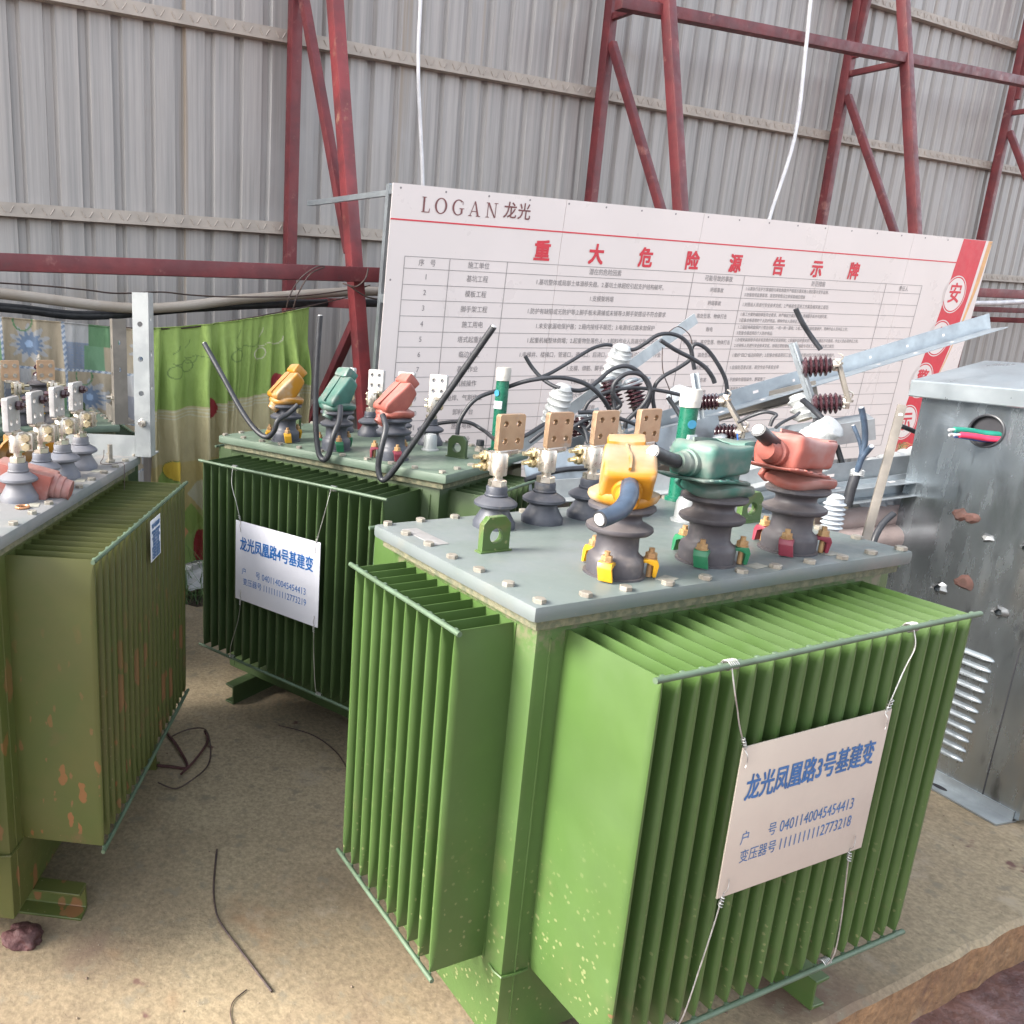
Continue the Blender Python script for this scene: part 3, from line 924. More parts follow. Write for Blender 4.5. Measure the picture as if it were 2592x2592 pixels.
def rumple(mb, amp, sc):
    # soft moulded plastic is never quite flat: split long edges and push the points about
    bm = bmesh.new()
    vv = [bm.verts.new(p) for p in mb.v]
    for f in mb.f:
        try: bm.faces.new([vv[i] for i in f])
        except ValueError: pass
    bmesh.ops.triangulate(bm, faces=[f for f in bm.faces if len(f.verts) > 4])
    for lim in (0.03, 0.016):
        ed = [e for e in bm.edges if e.calc_length() > lim]
        if ed: bmesh.ops.subdivide_edges(bm, edges=ed, cuts=1, use_grid_fill=True)
    for v in bm.verts:
        q = v.co * sc
        v.co += Vector((mnoise.noise(q), mnoise.noise(q + Vector((7, 3, 1))), mnoise.noise(q + Vector((2, 9, 5))))) * amp * 2.0
    out = MB()
    out.bm(bm)
    return out


def lv_meshes(rub, plate_mat):
    mb = MB()
    mb.mi = 0
    mb.lathe([(0.0, 0.0), (0.0515, 0.0), (0.0515, 0.013), (0.047, 0.020), (0.039, 0.034), (0.034, 0.044), (0.034, 0.048), (0.045, 0.052), (0.0525, 0.057), (0.0525, 0.063), (0.046, 0.069), (0.032, 0.077), (0.0285, 0.079)], 32, cap=False)
    mb.lathe([(0.0270, 0.079), (0.0285, 0.081), (0.0285, 0.0835), (0.0275, 0.085), (0.026, 0.085), (0.026, 0.101), (0.0245, 0.104), (0.012, 0.1045)], 24, cap=False)
    body = mb.mesh('insulator', rub, 40)
    mb = MB()
    mb.hexnut((0, 0, 0.1042), 0.0225, 0.016, rot=0.3)
    mb.lathe([(0.0115, 0.118), (0.0115, 0.132), (0.0205, 0.132), (0.021, 0.135), (0.021, 0.184), (0.019, 0.1875), (0.0, 0.1878)], 20, cap=False)
    # clamp ears towards +y with a slit
    for sx in (-1, 1):
        mb.box(sx * 0.002 if sx > 0 else -0.016, 0.016 if sx > 0 else -0.002, 0.012, 0.050, 0.138, 0.185, 0.002)
    mb.bevel_prism([(-0.006, -0.012, 0.177), (0.050, -0.010, 0.184), (0.050, -0.010, 0.197), (-0.012, -0.012, 0.193)], (0, 0.022, 0), 0.003, 1)
    stem = mb.mesh('stud_clamp', M_SLV, 35)
    mb = MB()
    for z in (0.150, 0.174):
        mb.cyl((-0.050, 0.034, z), (0.022, 0.034, z), 0.0058, n=10)
        mb.hexnut((0.0175, 0.034, z), 0.0125, 0.009, 'X')
        mb.hexnut((-0.0285, 0.034, z), 0.0125, 0.010, 'X')
        mb.cyl((-0.0185, 0.034, z), (-0.0160, 0.034, z), 0.0145, n=12)
    bolts = mb.mesh('clamp_bolts', M_BRS, 30)
    # flag plate with four holes
    W_, H_, T_ = 0.075, 0.088, 0.016
    w, h, b = W_ / 2, H_ / 2, 0.004
    mb = MB()
    holed_plate(mb, [(-w + b, -h), (w - b, -h), (w, -h + b), (w, h - b), (w - b, h), (-w + b, h), (-w, h - b), (-w, -h + b)],
                [(hx, hz, 0.0082, 0.0082) for hx, hz in ((-0.019, 0.021), (0.019, 0.021), (-0.019, -0.021), (0.019, -0.021))], T_,
                Matrix.Translation((0.024, -0.001, 0.193 + H_ / 2)) @ Matrix.Rotation(PI / 2, 4, 'X'), 0.0008)
    plate = mb.mesh('terminal_plate', plate_mat, 35)
    return body, stem, bolts, plate


def part(name, me, parent, loc=(0, 0, 0), rz=0.0, label=None):
    o = link(name, me, parent)
    o.location = loc
    o.rotation_euler = (0, 0, rz)
    if label: o['label'] = label
    return o


LVX = (-0.272, -0.122, 0.028, 0.178)
HVX = (-0.262, 0.0, 0.262)


def transformer(key, label, x, y, rz, paint, end_paint, lidm, rub, lvrub, plate_mat, hv=True, caps=None, gauge=True):
    root = thing('oil_transformer', label, 'transformer', (x, y, 0), R(rz), 'green oil filled transformers standing on the concrete')
    # tank, flange, base
    mb = MB()
    mb.box(-TX, TX, -TY, TY, 0.085, 1.086, 0.010)
    for sx in (-1, 1):                                       # corner weld seams
        for sy in (-1, 1):
            mb.tube([(sx * (TX + 0.001), sy * (TY - 0.04), ZB2), (sx * (TX + 0.001), sy * (TY + 0.001), ZB2 + 0.001), (sx * (TX - 0.068), sy * (TY + 0.001), ZB2)], 0.003, 6, 2)
            mb.tube([(sx * (TX - 0.035), sy * (TY + 0.0005), 0.1), (sx * (TX - 0.035), sy * (TY + 0.0005), 1.05)], 0.0022, 6, 1)
    part('tank', mb.mesh('tank', [M_G1T if paint == M_G1 else paint], 40), root)
    mb = MB()
    mb.box(-TX - 0.020, TX + 0.020, -TY - 0.018, TY + 0.018, 1.079, 1.102, 0.004)
    part('gasket_flange', mb.mesh('gasket_flange', M_GASK, 40), root)
    for sx in (-1, 1):
        mb = MB()
        mb.bevel_prism([(0, -0.40, 0), (0.05, -0.40, 0), (0.05, -0.40, 0.007), (0.007, -0.40, 0.011), (0.007, -0.40, 0.073), (0.05, -0.40, 0.078), (0.05, -0.40, 0.085), (0, -0.40, 0.085)], (0, 0.80, 0), 0.0015, 1)
        part('base_channel', mb.mesh('base_channel', paint, 30), root, (0.345, 0, 0) if sx > 0 else (-0.345, 0, 0), 0 if sx > 0 else PI)
    # radiators
    lm = cached(('fl', key), lambda: fins_mesh(paint, 20, FB, TY, FYO, end_paint))
    smh = cached(('fs', key), lambda: fins_mesh(paint, 10, SB, TX, FXO, end_paint))
    for nm, me, a, half, y1 in (('radiator', lm, 0, FB, FYO), ('radiator', lm, PI, FB, FYO), ('radiator', smh, PI / 2, SB, FXO), ('radiator', smh, -PI / 2, SB, FXO)):
        rd = part(nm, me, root, (0, 0, 0), a)
        part('tie_rod', cached(('rt', half), lambda: rod_mesh(half, y1, ZB1 + 0.001)), rd)
        part('tie_rod', cached(('rb', half), lambda: rod_mesh(half, y1, ZB2 - 0.002)), rd)
    part('lid', cached(('lid', key), lambda: lid_mesh(lidm)), root)
    bm_ = cached('bolt', bolt_mesh)
    xs = [-0.523 + 0.1046 * k for k in range(11)]
    spots = [(q, sy * 0.285) for q in xs for sy in (-1, 1)] + [(sx * 0.523, -0.19 + 0.095 * k) for k in range(5) for sx in (-1, 1)]
    for bx, by in spots:
        o = part('bolt', bm_, root, (bx + random.uniform(-.004, .004), by + random.uniform(-.003, .003), ZL - 0.0005), random.uniform(0, 1))
    for sx in (-1, 1):
        part('lifting_lug', cached(('lug', key), lambda: lug_mesh(paint)), root, (sx * 0.405, 0.013, ZL))
    # HV bushings
    hvm = cached(('hv', rub.name), lambda: hv_mesh().mesh('bushing', rub, 50))
    for k, hx in enumerate(HVX):
        if not hv: break
        b = part('high_voltage_bushing', hvm, root, (hx, -0.197, ZL))
        cm = [M_YCL, M_GCL, M_RCL][k]
        ca, cb = cached(('cl', k), lambda: clamp_meshes(cm))
        for a in (-150, -42, 85):
            part('clamp', ca, b, (0, 0, 0), R(a))
            part('clamp_nut', cb, b, (0, 0, 0), R(a))
        if not caps:
            q = MB()
            q.lathe([(0.034, 0.186), (0.030, 0.196), (0.016, 0.203), (0.016, 0.212), (0.026, 0.218), (0.027, 0.226), (0.018, 0.236), (0.0, 0.238)], 20, cap=False)
            part('bushing_head', cached(('bh', rub.name), lambda: q.mesh('bushing_head', M_BPO, 45)), b)
            q2 = MB()
            q2.cyl((0, 0, 0.236), (0, 0, 0.285), 0.006, n=10); q2.hexnut((0, 0, 0.238), 0.011, 0.009); q2.hexnut((0, 0, 0.262), 0.010, 0.008)
            part('terminal_stud', cached('tstud', lambda: q2.mesh('terminal_stud', M_SLV, 35)), b)
        if caps:
            mat, tilt, az, split = caps[k]
            me, piv = cached(('cap', key, k), lambda: cap_meshes(mat, tilt, split))
            part('insulating_cap', me, b, (0, 0, 0), R(az))
    # LV bushings
    body, stem, bolts, plate = cached(('lv', lvrub.name, plate_mat.name), lambda: lv_meshes(lvrub, plate_mat))
    for lx in LVX:
        b = part('low_voltage_bushing', body, root, (lx, 0.187, ZL), random.uniform(-.06, .06))
        part('stud_clamp', stem, b)
        part('clamp_bolts', bolts, b)
        part('terminal_plate', plate, b)
    if not gauge: return root
    # oil gauge tube and breather
    mb = MB()
    mb.lathe([(0.034, 0), (0.034, 0.008), (0.024, 0.012), (0.024, 0.275)], 24, (0, 0, 0))
    gt = part('oil_gauge', mb.mesh('oil_gauge', M_GAU, 40), root, (0.435, 0.263, ZL))
    mb = MB(); mb.lathe([(0.027, 0.272), (0.028, 0.285), (0.0285, 0.31), (0.026, 0.322), (0.0, 0.323)], 24, cap=False)
    for k in range(6): mb.cyl((0.028 * math.cos(k * PI / 3), 0.028 * math.sin(k * PI / 3), 0.290), (0.030 * math.cos(k * PI / 3), 0.030 * math.sin(k * PI / 3), 0.290), 0.003, n=6)
    part('gauge_cap', mb.mesh('gauge_cap', M_GCAP, 40), gt)
    mb = MB(); mb.box(-0.016, 0.016, -0.0255, -0.018, 0.165, 0.195, 0.001)
    part('gauge_window', mb.mesh('gauge_window', M_GLS, 40), gt)
    mb = MB(); mb.lathe([(0.0125, 0), (0.0125, 0.001), (0, 0.0011)], 20, cap=False)
    o = part('round_sticker', mb.mesh('round_sticker', M_BLUEL, 40), gt, (-0.0085, -0.0232, 0.225)); o.rotation_euler = (PI / 2, 0, R(-20))
    mb = MB()
    mb.hexnut((0, 0, 0), 0.022, 0.012); mb.lathe([(0.014, 0.012), (0.014, 0.024), (0.0, 0.0245)], 14, cap=False)
    pl = part('filler_plug', mb.mesh('filler_plug', M_GALD, 35), root, (0.395, 0.20, ZL))
    mb = MB(); mb.lathe([(0.0145, 0.022), (0.0155, 0.025), (0.0145, 0.044), (0.0, 0.045)], 12, cap=False)
    part('plug_cap', mb.mesh('plug_cap', M_BLK, 35), pl)
    mb = MB(); mb.lathe([(0.034, 0), (0.034, 0.004), (0.026, 0.006), (0.025, 0.05), (0.020, 0.062), (0.0, 0.066)], 20, cap=False)
    part('thermometer_pocket', mb.mesh('thermometer_pocket', M_GALW, 35), root, (0.25, 0.075, ZL))
    return root


def kid(root, name, i=0):
    c = [o for o in COL.objects if o.parent == root and o.name.split('.')[0] == name]
    return c[i]


def bush(root, k):
    c = [o for o in COL.objects if o.parent == root and o.name.startswith('high_voltage_bushing')]
    return c[k]


def cable_on(b, pts_root, r, mat, free=True):
    """cable that leaves a cap: points in transformer coordinates"""
    P = [Vector(p) - Vector(b.location) for p in pts_root]
    mb = MB()
    mb.tube(P, r, 12, 8)
    o = mb.build('cut_cable', mat, b, 60)
    d = (P[-1] - P[-2]).normalized()
    mb = MB()
    mb.mi = 1; mb.cyl(P[-1], P[-1] + d * 0.0015, r * 0.96, n=14)
    mb.mi = 0; mb.cyl(P[-1], P[-1] + d * 0.004, r * 0.70, n=14)
    e = mb.build('cable_core', [M_ALU, M_BLK], b, 40)


# 1: foreground
T1 = transformer('a', 'large foreground green transformer with cream number plate hung on its fins', 0.872, 1.833, 22.3, M_G1, M_G1, M_L1, M_RUB, M_RUB2, M_COP,
                 caps=[(M_YEL, R(14), -131, False), (M_GRN, R(-8), 186, True), (M_RED, R(-14), 184, True)])
# 2: behind, left of centre
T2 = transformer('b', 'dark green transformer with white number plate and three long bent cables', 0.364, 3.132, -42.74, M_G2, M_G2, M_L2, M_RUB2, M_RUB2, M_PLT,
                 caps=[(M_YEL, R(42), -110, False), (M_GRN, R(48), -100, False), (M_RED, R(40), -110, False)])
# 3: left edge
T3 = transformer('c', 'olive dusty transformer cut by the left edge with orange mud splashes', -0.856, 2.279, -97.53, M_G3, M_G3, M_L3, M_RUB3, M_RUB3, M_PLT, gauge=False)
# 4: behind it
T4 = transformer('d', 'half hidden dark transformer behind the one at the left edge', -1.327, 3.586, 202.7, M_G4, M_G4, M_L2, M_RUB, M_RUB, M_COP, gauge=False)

# cables on the caps
def to_local(root, p):
    return Matrix.Rotation(-root.rotation_euler[2], 3, 'Z') @ (p - root.location)


b = bush(T1, 0)
cable_on(b, [to_local(T1, p) for p in (at(1592, 1222, 1.50), at(1594, 1240, 1.452), at(1589, 1264, 1.425), at(1573, 1288, 1.405), at(1549, 1303, 1.39), at(1520, 1314, 1.378))], 0.0165, M_BLU)
b = bush(T1, 1); hx = 0.0
cable_on(b, [(hx - 0.11, -0.205, ZL + 0.226), (hx - 0.15, -0.210, ZL + 0.234), (hx - 0.185, -0.214, ZL + 0.244), (hx - 0.225, -0.222, ZL + 0.258)], 0.0145, M_BLK)
b = bush(T1, 2); hx = 0.262
cable_on(b, [(hx - 0.11, -0.203, ZL + 0.252), (hx - 0.145, -0.206, ZL + 0.270), (hx - 0.178, -0.210, ZL + 0.288)], 0.0155, M_BLK)
dz = 0.0
for k, pts in enumerate(([(-0.150, -0.255, 1.295), (-0.168, -0.29, 1.262), (-0.183, -0.33, 1.238), (-0.196, -0.335, 1.199), (-0.235, -0.335, 1.168), (-0.295, -0.335, 1.187), (-0.379, -0.335, 1.259), (-0.487, -0.335, 1.384), (-0.599, -0.335, 1.511)],
                         [(0.06, -0.255, 1.31), (0.092, -0.30, 1.265), (0.096, -0.335, 1.213), (0.081, -0.335, 1.150), (0.057, -0.335, 1.119), (0.029, -0.335, 1.143), (0.012, -0.335, 1.237), (0.006, -0.335, 1.372), (0.009, -0.335, 1.504), (0.015, -0.335, 1.634)],
                         [(0.265, -0.275, 1.30), (0.305, -0.31, 1.262), (0.308, -0.335, 1.194), (0.300, -0.335, 1.128), (0.315, -0.335, 1.088), (0.345, -0.335, 1.102), (0.413, -0.335, 1.195), (0.509, -0.335, 1.341), (0.604, -0.335, 1.483), (0.692, -0.335, 1.615)])):
    cable_on(bush(T2, k), pts, 0.0105, M_BLK if k != 1 else M_BLK)


# ---- extras fixed to the transformers
def angle_bracket(root, x, y, top, mat, foot):
    """upright galvanised angle with a welded foot angle along -y, bolted on the lid"""
    mb = MB()
    t = 0.005
    w = 0.056
    z0 = ZL + 0.006
    mb.box(x - w / 2 - 0.04, x + w / 2, y - foot, y + w * 0.55, z0 - 0.006, z0)
    mb.box(x + w / 2 - t, x + w / 2, y - foot, y - w * 0.5, z0, z0 + 0.068)
    hz = [z0 + 0.10 + 0.118 * k for k in range(int((top - z0 - 0.13) / 0.118) + 1)]
    zc = (z0 - 0.006 + top) / 2
    hh = (top - z0 + 0.006) / 2
    # leg facing +x with round holes, leg facing +y with small slots
    holed_plate(mb, [(-w / 2, -hh), (w / 2, -hh), (w / 2, hh), (-w / 2, hh)], [(-0.002, z - zc, 0.0095, 0.0095) for z in hz[1:]], t,
                Matrix.Translation((x + w / 2 + t / 2, y + w * 0.05, zc)) @ Matrix.Rotation(PI / 2, 4, 'Z') @ Matrix.Rotation(PI / 2, 4, 'X'), 0.0003, 20)
    holed_plate(mb, [(-w / 2, -hh), (w / 2 - 0.0005, -hh), (w / 2 - 0.0005, hh), (-w / 2, hh)], [(0.004, z - zc + 0.02, 0.006, 0.0105) for z in hz[1:]], t,
                Matrix.Translation((x, y + w * 0.55 - t / 2 - 0.0002, zc)) @ Matrix.Rotation(PI / 2, 4, 'X'), 0.0003, 20)
    a = mb.build('angle_bracket', mat, root, 30)
    mb = MB()
    zb = hz[0] + 0.015
    mb.hexnut((x + w / 2 + t, y + 0.003, zb), 0.015, 0.010, 'X')
    mb.cyl((x + w / 2, y + 0.003, zb), (x + w / 2 + 0.035, y + 0.003, zb), 0.0075, n=10)
    mb.build('bracket_bolt', M_SLV, a, 30)
    return a


angle_bracket(T3, -0.545, 0.318, 1.700, M_GALW, 0.34)
angle_bracket(T4, -0.560, 0.262, 1.60, M_GALD, 0.20)
mb = MB(); mb.cyl((0, 0, 0), (0, 0, 0.062), 0.0085, n=12); mb.hexnut((0, 0, 0.002), 0.016, 0.009)
part('stud', mb.mesh('stud', M_ZNC, 35), T3, (-0.385, 0.245, ZL))
# paper tags on the lids
for root, spots in ((T1, ((-0.185, -0.262, 0.3), (0.075, -0.262, 0.1), (0.33, -0.252, 0.0), (-0.36, 0.06, 0.2))), (T3, ((-0.09, 0.255, 0.2), (0.07, 0.258, 0.1), (0.23, 0.25, 0.3), (-0.24, 0.25, 0)))):
    for x, y, a in spots:
        mb = MB(); mb.box(-0.022, 0.022, -0.014, 0.014, 0, 0.0008)
        part('paper_tag', mb.mesh('paper_tag', M_PAPER, 0), root, (x, y, ZL + 0.0004), a)
mb = MB(); mb.box(-0.07, 0.07, -0.02, 0.02, 0, 0.0012)
for hx in (-0.04, 0.04): mb.cyl((hx, 0, 0.001), (hx, 0, 0.0016), 0.007, n=12)
part('lid_sticker', mb.mesh('lid_sticker', M_PLT, 0), T1, (-0.490, 0.16, ZL + 0.0003), R(90))

# rating plate on the left transformer's fins
NP = tag(MB.build((lambda m: (m.box(-0.050, 0.050, 0.0, 0.0015, -0.062, 0.062), m)[1])(MB()), 'rating_plate', M_PL2, T3, 30))
NP.location = (-0.035, FYO + 0.011, 0.985)
mb = MB()
TM = Matrix.Translation((0, 0.0021, 0)) @ Matrix.Rotation(PI, 4, 'Z') @ Matrix.Rotation(PI / 2, 4, 'X')
text_mesh(mb, '变压器铭牌', 0.016, TM @ Matrix.Translation((0, 0.042, 0)), off=0.0006)
rnd = random.Random(4)
for k in range(9):
    text_mesh(mb, rnd.choice(['产品型号 额定容量', '额定电压 联结组别', '冷却方式 总重', '使用条件 油重', '标准代号 出厂序号']), 0.0098, TM @ Matrix.Translation((0, 0.024 - 0.0098 * k, 0)), off=0.0005)
mb.build('plate_lettering', M_BINK, NP, 0)


# ---- number plates hung in front of the fins
def number_plate(root, label, mat, ink, xs, zs, y, title, num1, num2, wires, lean=0.0):
    inv = root.matrix_world
    x0, x1 = xs
    z0, z1 = zs
    w, h = x1 - x0, z1 - z0
    a = root.rotation_euler[2]
    base = Vector((root.location.x, root.location.y, 0)) + Matrix.Rotation(a, 3, 'Z') @ Vector(((x0 + x1) / 2, y, z0))
    P = thing('number_plate', label, 'sign plate', base, a)
    P.rotation_euler = (0, lean, a)
    mb = MB(); mb.box(-w / 2, w / 2, -0.003, 0, 0, h, 0.0008)
    mb.build('plate', mat, P, 40)
    F = Matrix.Translation((-w / 2, -0.0036, 0)) @ Matrix.Rotation(PI / 2, 4, 'X')
    mb = MB()
    text_mesh(mb, title, 0.058, F @ Matrix.Translation((w * 0.5 - 0.002, h * 0.71, 0)), width=w * 0.868, off=0.0009)
    mb.build('title_lettering', ink, P, 0)
    mb = MB()
    cy1, cy2 = h * 0.375, h * 0.245
    text_mesh(mb, '户', 0.031, F @ Matrix.Translation((w * 0.115, cy1, 0)), sx=0.82)
    text_mesh(mb, '号', 0.031, F @ Matrix.Translation((w * 0.29, cy1, 0)), sx=0.82)
    text_mesh(mb, num1, 0.036, F @ Matrix.Translation((w * 0.60, cy1, 0)), width=w * 0.515)
    text_mesh(mb, '变压器号', 0.030, F @ Matrix.Translation((w * 0.22, cy2, 0)), width=w * 0.235)
    text_mesh(mb, num2, 0.036, F @ Matrix.Translation((w * 0.61, cy2, 0)), width=w * 0.50)
    mb.build('number_lettering', ink, P, 0)
    cx = (x0 + x1) / 2
    for pts in wires:
        Q = [Vector((px - cx, py - y, pz - z0)) for px, py, pz in pts]
        mb = MB()
        mb.tube(Q, 0.0014, 6, 5)
        a0, b0 = Q[0], Q[-1]
        # coil on the rod
        coil = [a0 + Vector((0.004 * (k / 10) - 0.006 + 0.012 * k / 40, 0.0075 + 0.009 * math.cos(k * 0.9), 0.0095 * math.sin(k * 0.9))) for k in range(34)]
        mb.tube(coil, 0.0014, 5, 1)
        # twist near the plate
        d = (Q[-2] - b0).normalized()
        tw_ = [b0 + d * (0.004 + 0.0011 * k) + Vector((0.0035 * math.cos(k * 1.1), -0.001 + 0.0035 * math.sin(k * 1.1), 0)) for k in range(24)]
        mb.tube(tw_, 0.0013, 5, 1)
        up = 1 if d.z > 0 else -1
        mb.tube([b0 + Vector((0, 0.001, 0)), b0 + Vector((0.001, -0.006, -0.010 * up)), b0 + Vector((0.004, -0.0045, -0.026 * up)), b0 + Vector((0.002, -0.0045, -0.034 * up))], 0.0012, 5, 4)
        mb.build('hanging_wire', M_WIRE, P, 60)
    return P


yp = -0.506
number_plate(T1, 'cream plate with blue Chinese lettering and 3 on the foreground transformer', M_PL1, M_BINK, (-0.230, 0.190), (0.583, 0.902), yp, '龙光凤凰路3号基建变', '0401140045454413', '1111111112773218',
             [[(-0.280, -0.497, ZB1), (-0.277, -0.508, 1.02), (-0.262, -0.507, 0.985), (-0.250, -0.508, 0.95), (-0.225, -0.509, 0.897)],
              [(0.225, -0.497, ZB1), (0.222, -0.508, 1.03), (0.205, -0.508, 0.99), (0.185, -0.509, 0.94), (0.170, -0.509, 0.896)],
              [(-0.270, -0.497, ZB2), (-0.265, -0.508, 0.33), (-0.245, -0.508, 0.42), (-0.225, -0.508, 0.52), (-0.215, -0.509, 0.592)],
              [(0.180, -0.497, ZB2), (0.180, -0.508, 0.32), (0.178, -0.508, 0.40), (0.165, -0.508, 0.50), (0.150, -0.509, 0.590)]])
number_plate(T2, 'white plate with blue Chinese lettering and 4 on the dark transformer', M_PL2, M_BINK2, (-0.227, 0.195), (0.549, 0.866), yp, '龙光凤凰路4号基建变', '0401140045454413', '1111111112773219',
             [[(-0.259, -0.497, ZB1), (-0.252, -0.508, 1.0), (-0.225, -0.508, 0.93), (-0.200, -0.509, 0.86)],
              [(0.224, -0.497, ZB1), (0.215, -0.508, 1.0), (0.195, -0.508, 0.93), (0.175, -0.509, 0.86)],
              [(-0.264, -0.497, ZB2), (-0.25, -0.508, 0.34), (-0.21, -0.508, 0.46), (-0.195, -0.509, 0.558)],
              [(0.192, -0.497, ZB2), (0.19, -0.508, 0.34), (0.180, -0.508, 0.46), (0.178, -0.509, 0.558)]])


# ---- loose things lying on the lids
def on_lid(root, name, me, lab, cat, loc, rot, group=None):
    a = root.rotation_euler[2]
    o = link(name, me)
    o.location = Vector((root.location.x, root.location.y, 0)) + Matrix.Rotation(a, 3, 'Z') @ Vector(loc)
    o.rotation_euler = (rot[0], rot[1], rot[2] + a)
    return tag(o, lab, cat, group)


mb = MB()
mb.bevel_prism([(-0.11, -0.045, 0.0), (0.05, -0.045, 0.0), (0.06, -0.045, 0.07), (-0.10, -0.045, 0.085)], (0, 0.09, 0), 0.006, 2)
mb.lathe_dir((0.05, 0, 0.036), (0.105, 0, 0.03), [(0.037, 0), (0.036, 0.3), (0.033, 0.35), (0.033, 0.6), (0.029, 0.65), (0.028, 1)], 20)
on_lid(T3, 'insulating_cap', mb.mesh('insulating_cap', M_RED, 40), 'loose red plastic cap lying on the dusty lid at the left edge', 'plastic cap', (0.13, 0.20, ZL + 0.004), (0, R(9), R(98)), 'loose plastic caps on the dusty lid')
mb = MB()
mb.lathe([(0.075, 0.0), (0.08, 0.006), (0.066, 0.016), (0.05, 0.02), (0.046, 0.08), (0.04, 0.095), (0.0, 0.10)], 28, cap=False)
mb.bevel_prism([(-0.05, -0.045, 0.05), (0.10, -0.045, 0.03), (0.10, -0.045, 0.10), (-0.05, -0.045, 0.12)], (0, 0.09, 0), 0.008, 2)
ycap = mb.mesh('insulating_cap', M_YEL, 40)
on_lid(T3, 'insulating_cap', ycap, 'yellow plastic cap lying behind the terminals at the left edge', 'plastic cap', (0.03, 0.045, ZL + 0.05), (R(80), 0, R(20)), 'loose plastic caps on the dusty lid')
on_lid(T3, 'insulating_cap', ycap, 'yellow plastic cap half hidden between the grey terminal stems', 'plastic cap', (-0.14, 0.05, ZL + 0.05), (R(-80), 0, R(120)), 'loose plastic caps on the dusty lid')
mb = MB()
mb.tube([(0.016 * math.cos(a * PI / 8), 0.016 * math.sin(a * PI / 8), 0.002) for a in range(17)], 0.0035, 6, 1)
on_lid(T3, 'copper_washer', mb.mesh('copper_washer', M_ORG, 40), 'copper coloured washer ring lying on the dusty lid', 'washer', (0.265, 0.235, ZL + 0.002), (0, 0, 0))
mb = MB()
mb.tube([(-0.45, 0.20, ZL + 0.03), (-0.40, 0.215, ZL + 0.014), (-0.345, 0.225, ZL + 0.004), (-0.34, 0.262, ZL + 0.003), (-0.355, 0.30, ZL + 0.006), (-0.33, 0.312, ZL - 0.02), (-0.31, 0.316, ZL - 0.09)], 0.0013, 5)
on_lid(T3, 'bent_wire', mb.mesh('bent_wire', M_IRON, 60), 'thin bent wire lying over the edge of the dusty lid', 'wire', (0, 0, 0), (0, 0, 0))
# black bolts through the flags of the left transformer
for k, o in enumerate([o for o in COL.objects if o.name.startswith('low_voltage_bushing') and o.parent in (T3, T4)]):
    mb = MB()
    if o.parent == T3:
        mb.hexnut((0.005, -0.012, 0.258), 0.0125, 0.012, 'Y'); mb.M = Matrix()
        mb.cyl((0.005, 0.030, 0.258), (0.005, -0.045, 0.258), 0.007, n=10)
        mb.hexnut((0.005, 0.022, 0.258), 0.0135, 0.013, 'Y')
        part('flag_bolt', cached('flb', lambda: mb.mesh('flag_bolt', M_BPO, 35)), o)
    else:
        mb.hexnut((0, 0.0155, 0), 0.010, 0.009, 'Y')
        for hx, hz in ((0.005, 0.258), (0.043, 0.258), (0.005, 0.216), (0.043, 0.216)):
            part('flag_bolt', cached('flb4', lambda: mb.mesh('flag_bolt', M_ZNC, 35)), o, (hx, 0, hz))

# ------------------------------------------------------------------ notice board
BW, BH = 5.575, 1.735
BP = Vector((0.597, 4.48, 2.327))
bh = Vector((math.cos(R(22.96)), math.sin(R(22.96)), -0.004)).normalized()
bv = Vector((0.016, -0.047, 0.999)); bv = (bv - bh * bv.dot(bh)).normalized()
bn = bh.cross(bv)            # points towards the yard
if bn.y > 0: bn = -bn
BM = Matrix(((bh.x, bv.x, bn.x, 0), (bh.y, bv.y, bn.y, 0), (bh.z, bv.z, bn.z, 0), (0, 0, 0, 1)))
BR = thing('notice_board', 'large white construction hazard notice board with red Chinese heading', 'notice board', BP)


def bx(mb, x0, x1, y0, y1, d0, d1):
    mb.M = BM
    mb.box(x0, x1, y0, y1, d0, d1)


mb = MB()
seams = [0, 1.19, 2.33, 3.56, 4.55, BW]
for k in range(len(seams) - 1):
    bx(mb, seams[k] + (0.0015 if k else 0), seams[k + 1] - 0.0015, -BH, 0, -0.004 - 0.0016 * (k % 2), 0)
mb.M = BM
for k in range(1, 5): mb.box(seams[k] - 0.012, seams[k] + 0.012, -BH, 0, -0.012, -0.006)
mb.build('panel', M_BRD, BR, 0)
mb = MB()
for y in (-0.03, -0.60, -1.15, -BH + 0.03): bx(mb, 0.004, BW - 0.004, y - 0.025, y + 0.022, -0.042, -0.0125)
for x in (0.022, 1.2, 2.35, 3.55, 4.55, BW - 0.03): bx(mb, x - 0.02, x + 0.02, -BH, 0.0, -0.075, -0.0425)
mb.build('back_frame', M_GALV, BR, 30)
mb = MB(); mb.M = BM
for x in (0.3, 1.9, 3.5, 5.2):
    mb.bar((x, -BH, -0.06), (x, -BH - 0.60, -0.10), 0.04, 0.04)
mb.build('leg', M_GALV, BR, 30)
mb = MB(); mb.M = BM
mb.bar((0.02, -0.045, -0.05), (-0.05, -0.055, -0.95), 0.03, 0.03, up=(0, 1, 0))
mb.build('stay', M_GALV, BR, 30)
mb = MB(); mb.M = BM
for x in [0.05 + 0.29 * k for k in range(20)]:
    if x > BW: break
    mb.cyl((x, -0.022, 0), (x, -0.022, 0.0012), 0.006, n=8)
for y in (-0.5, -1.05): mb.cyl((0.03, y, 0), (0.03, y, 0.0012), 0.006, n=8)
mb.build('rivet', M_INK, BR, 30)
E0 = 0.0022
TB = lambda x, y: BM @ Matrix.Translation((x, y, E0))
# rule under the logo
mb = MB()
bx(mb, 0.0, 5.16, -0.186, -0.178, 0.0006, 0.0016)
mb.build('red_rule', M_TRED, BR, 0)
# logo letters with serifs, built as strokes
mb = MB()


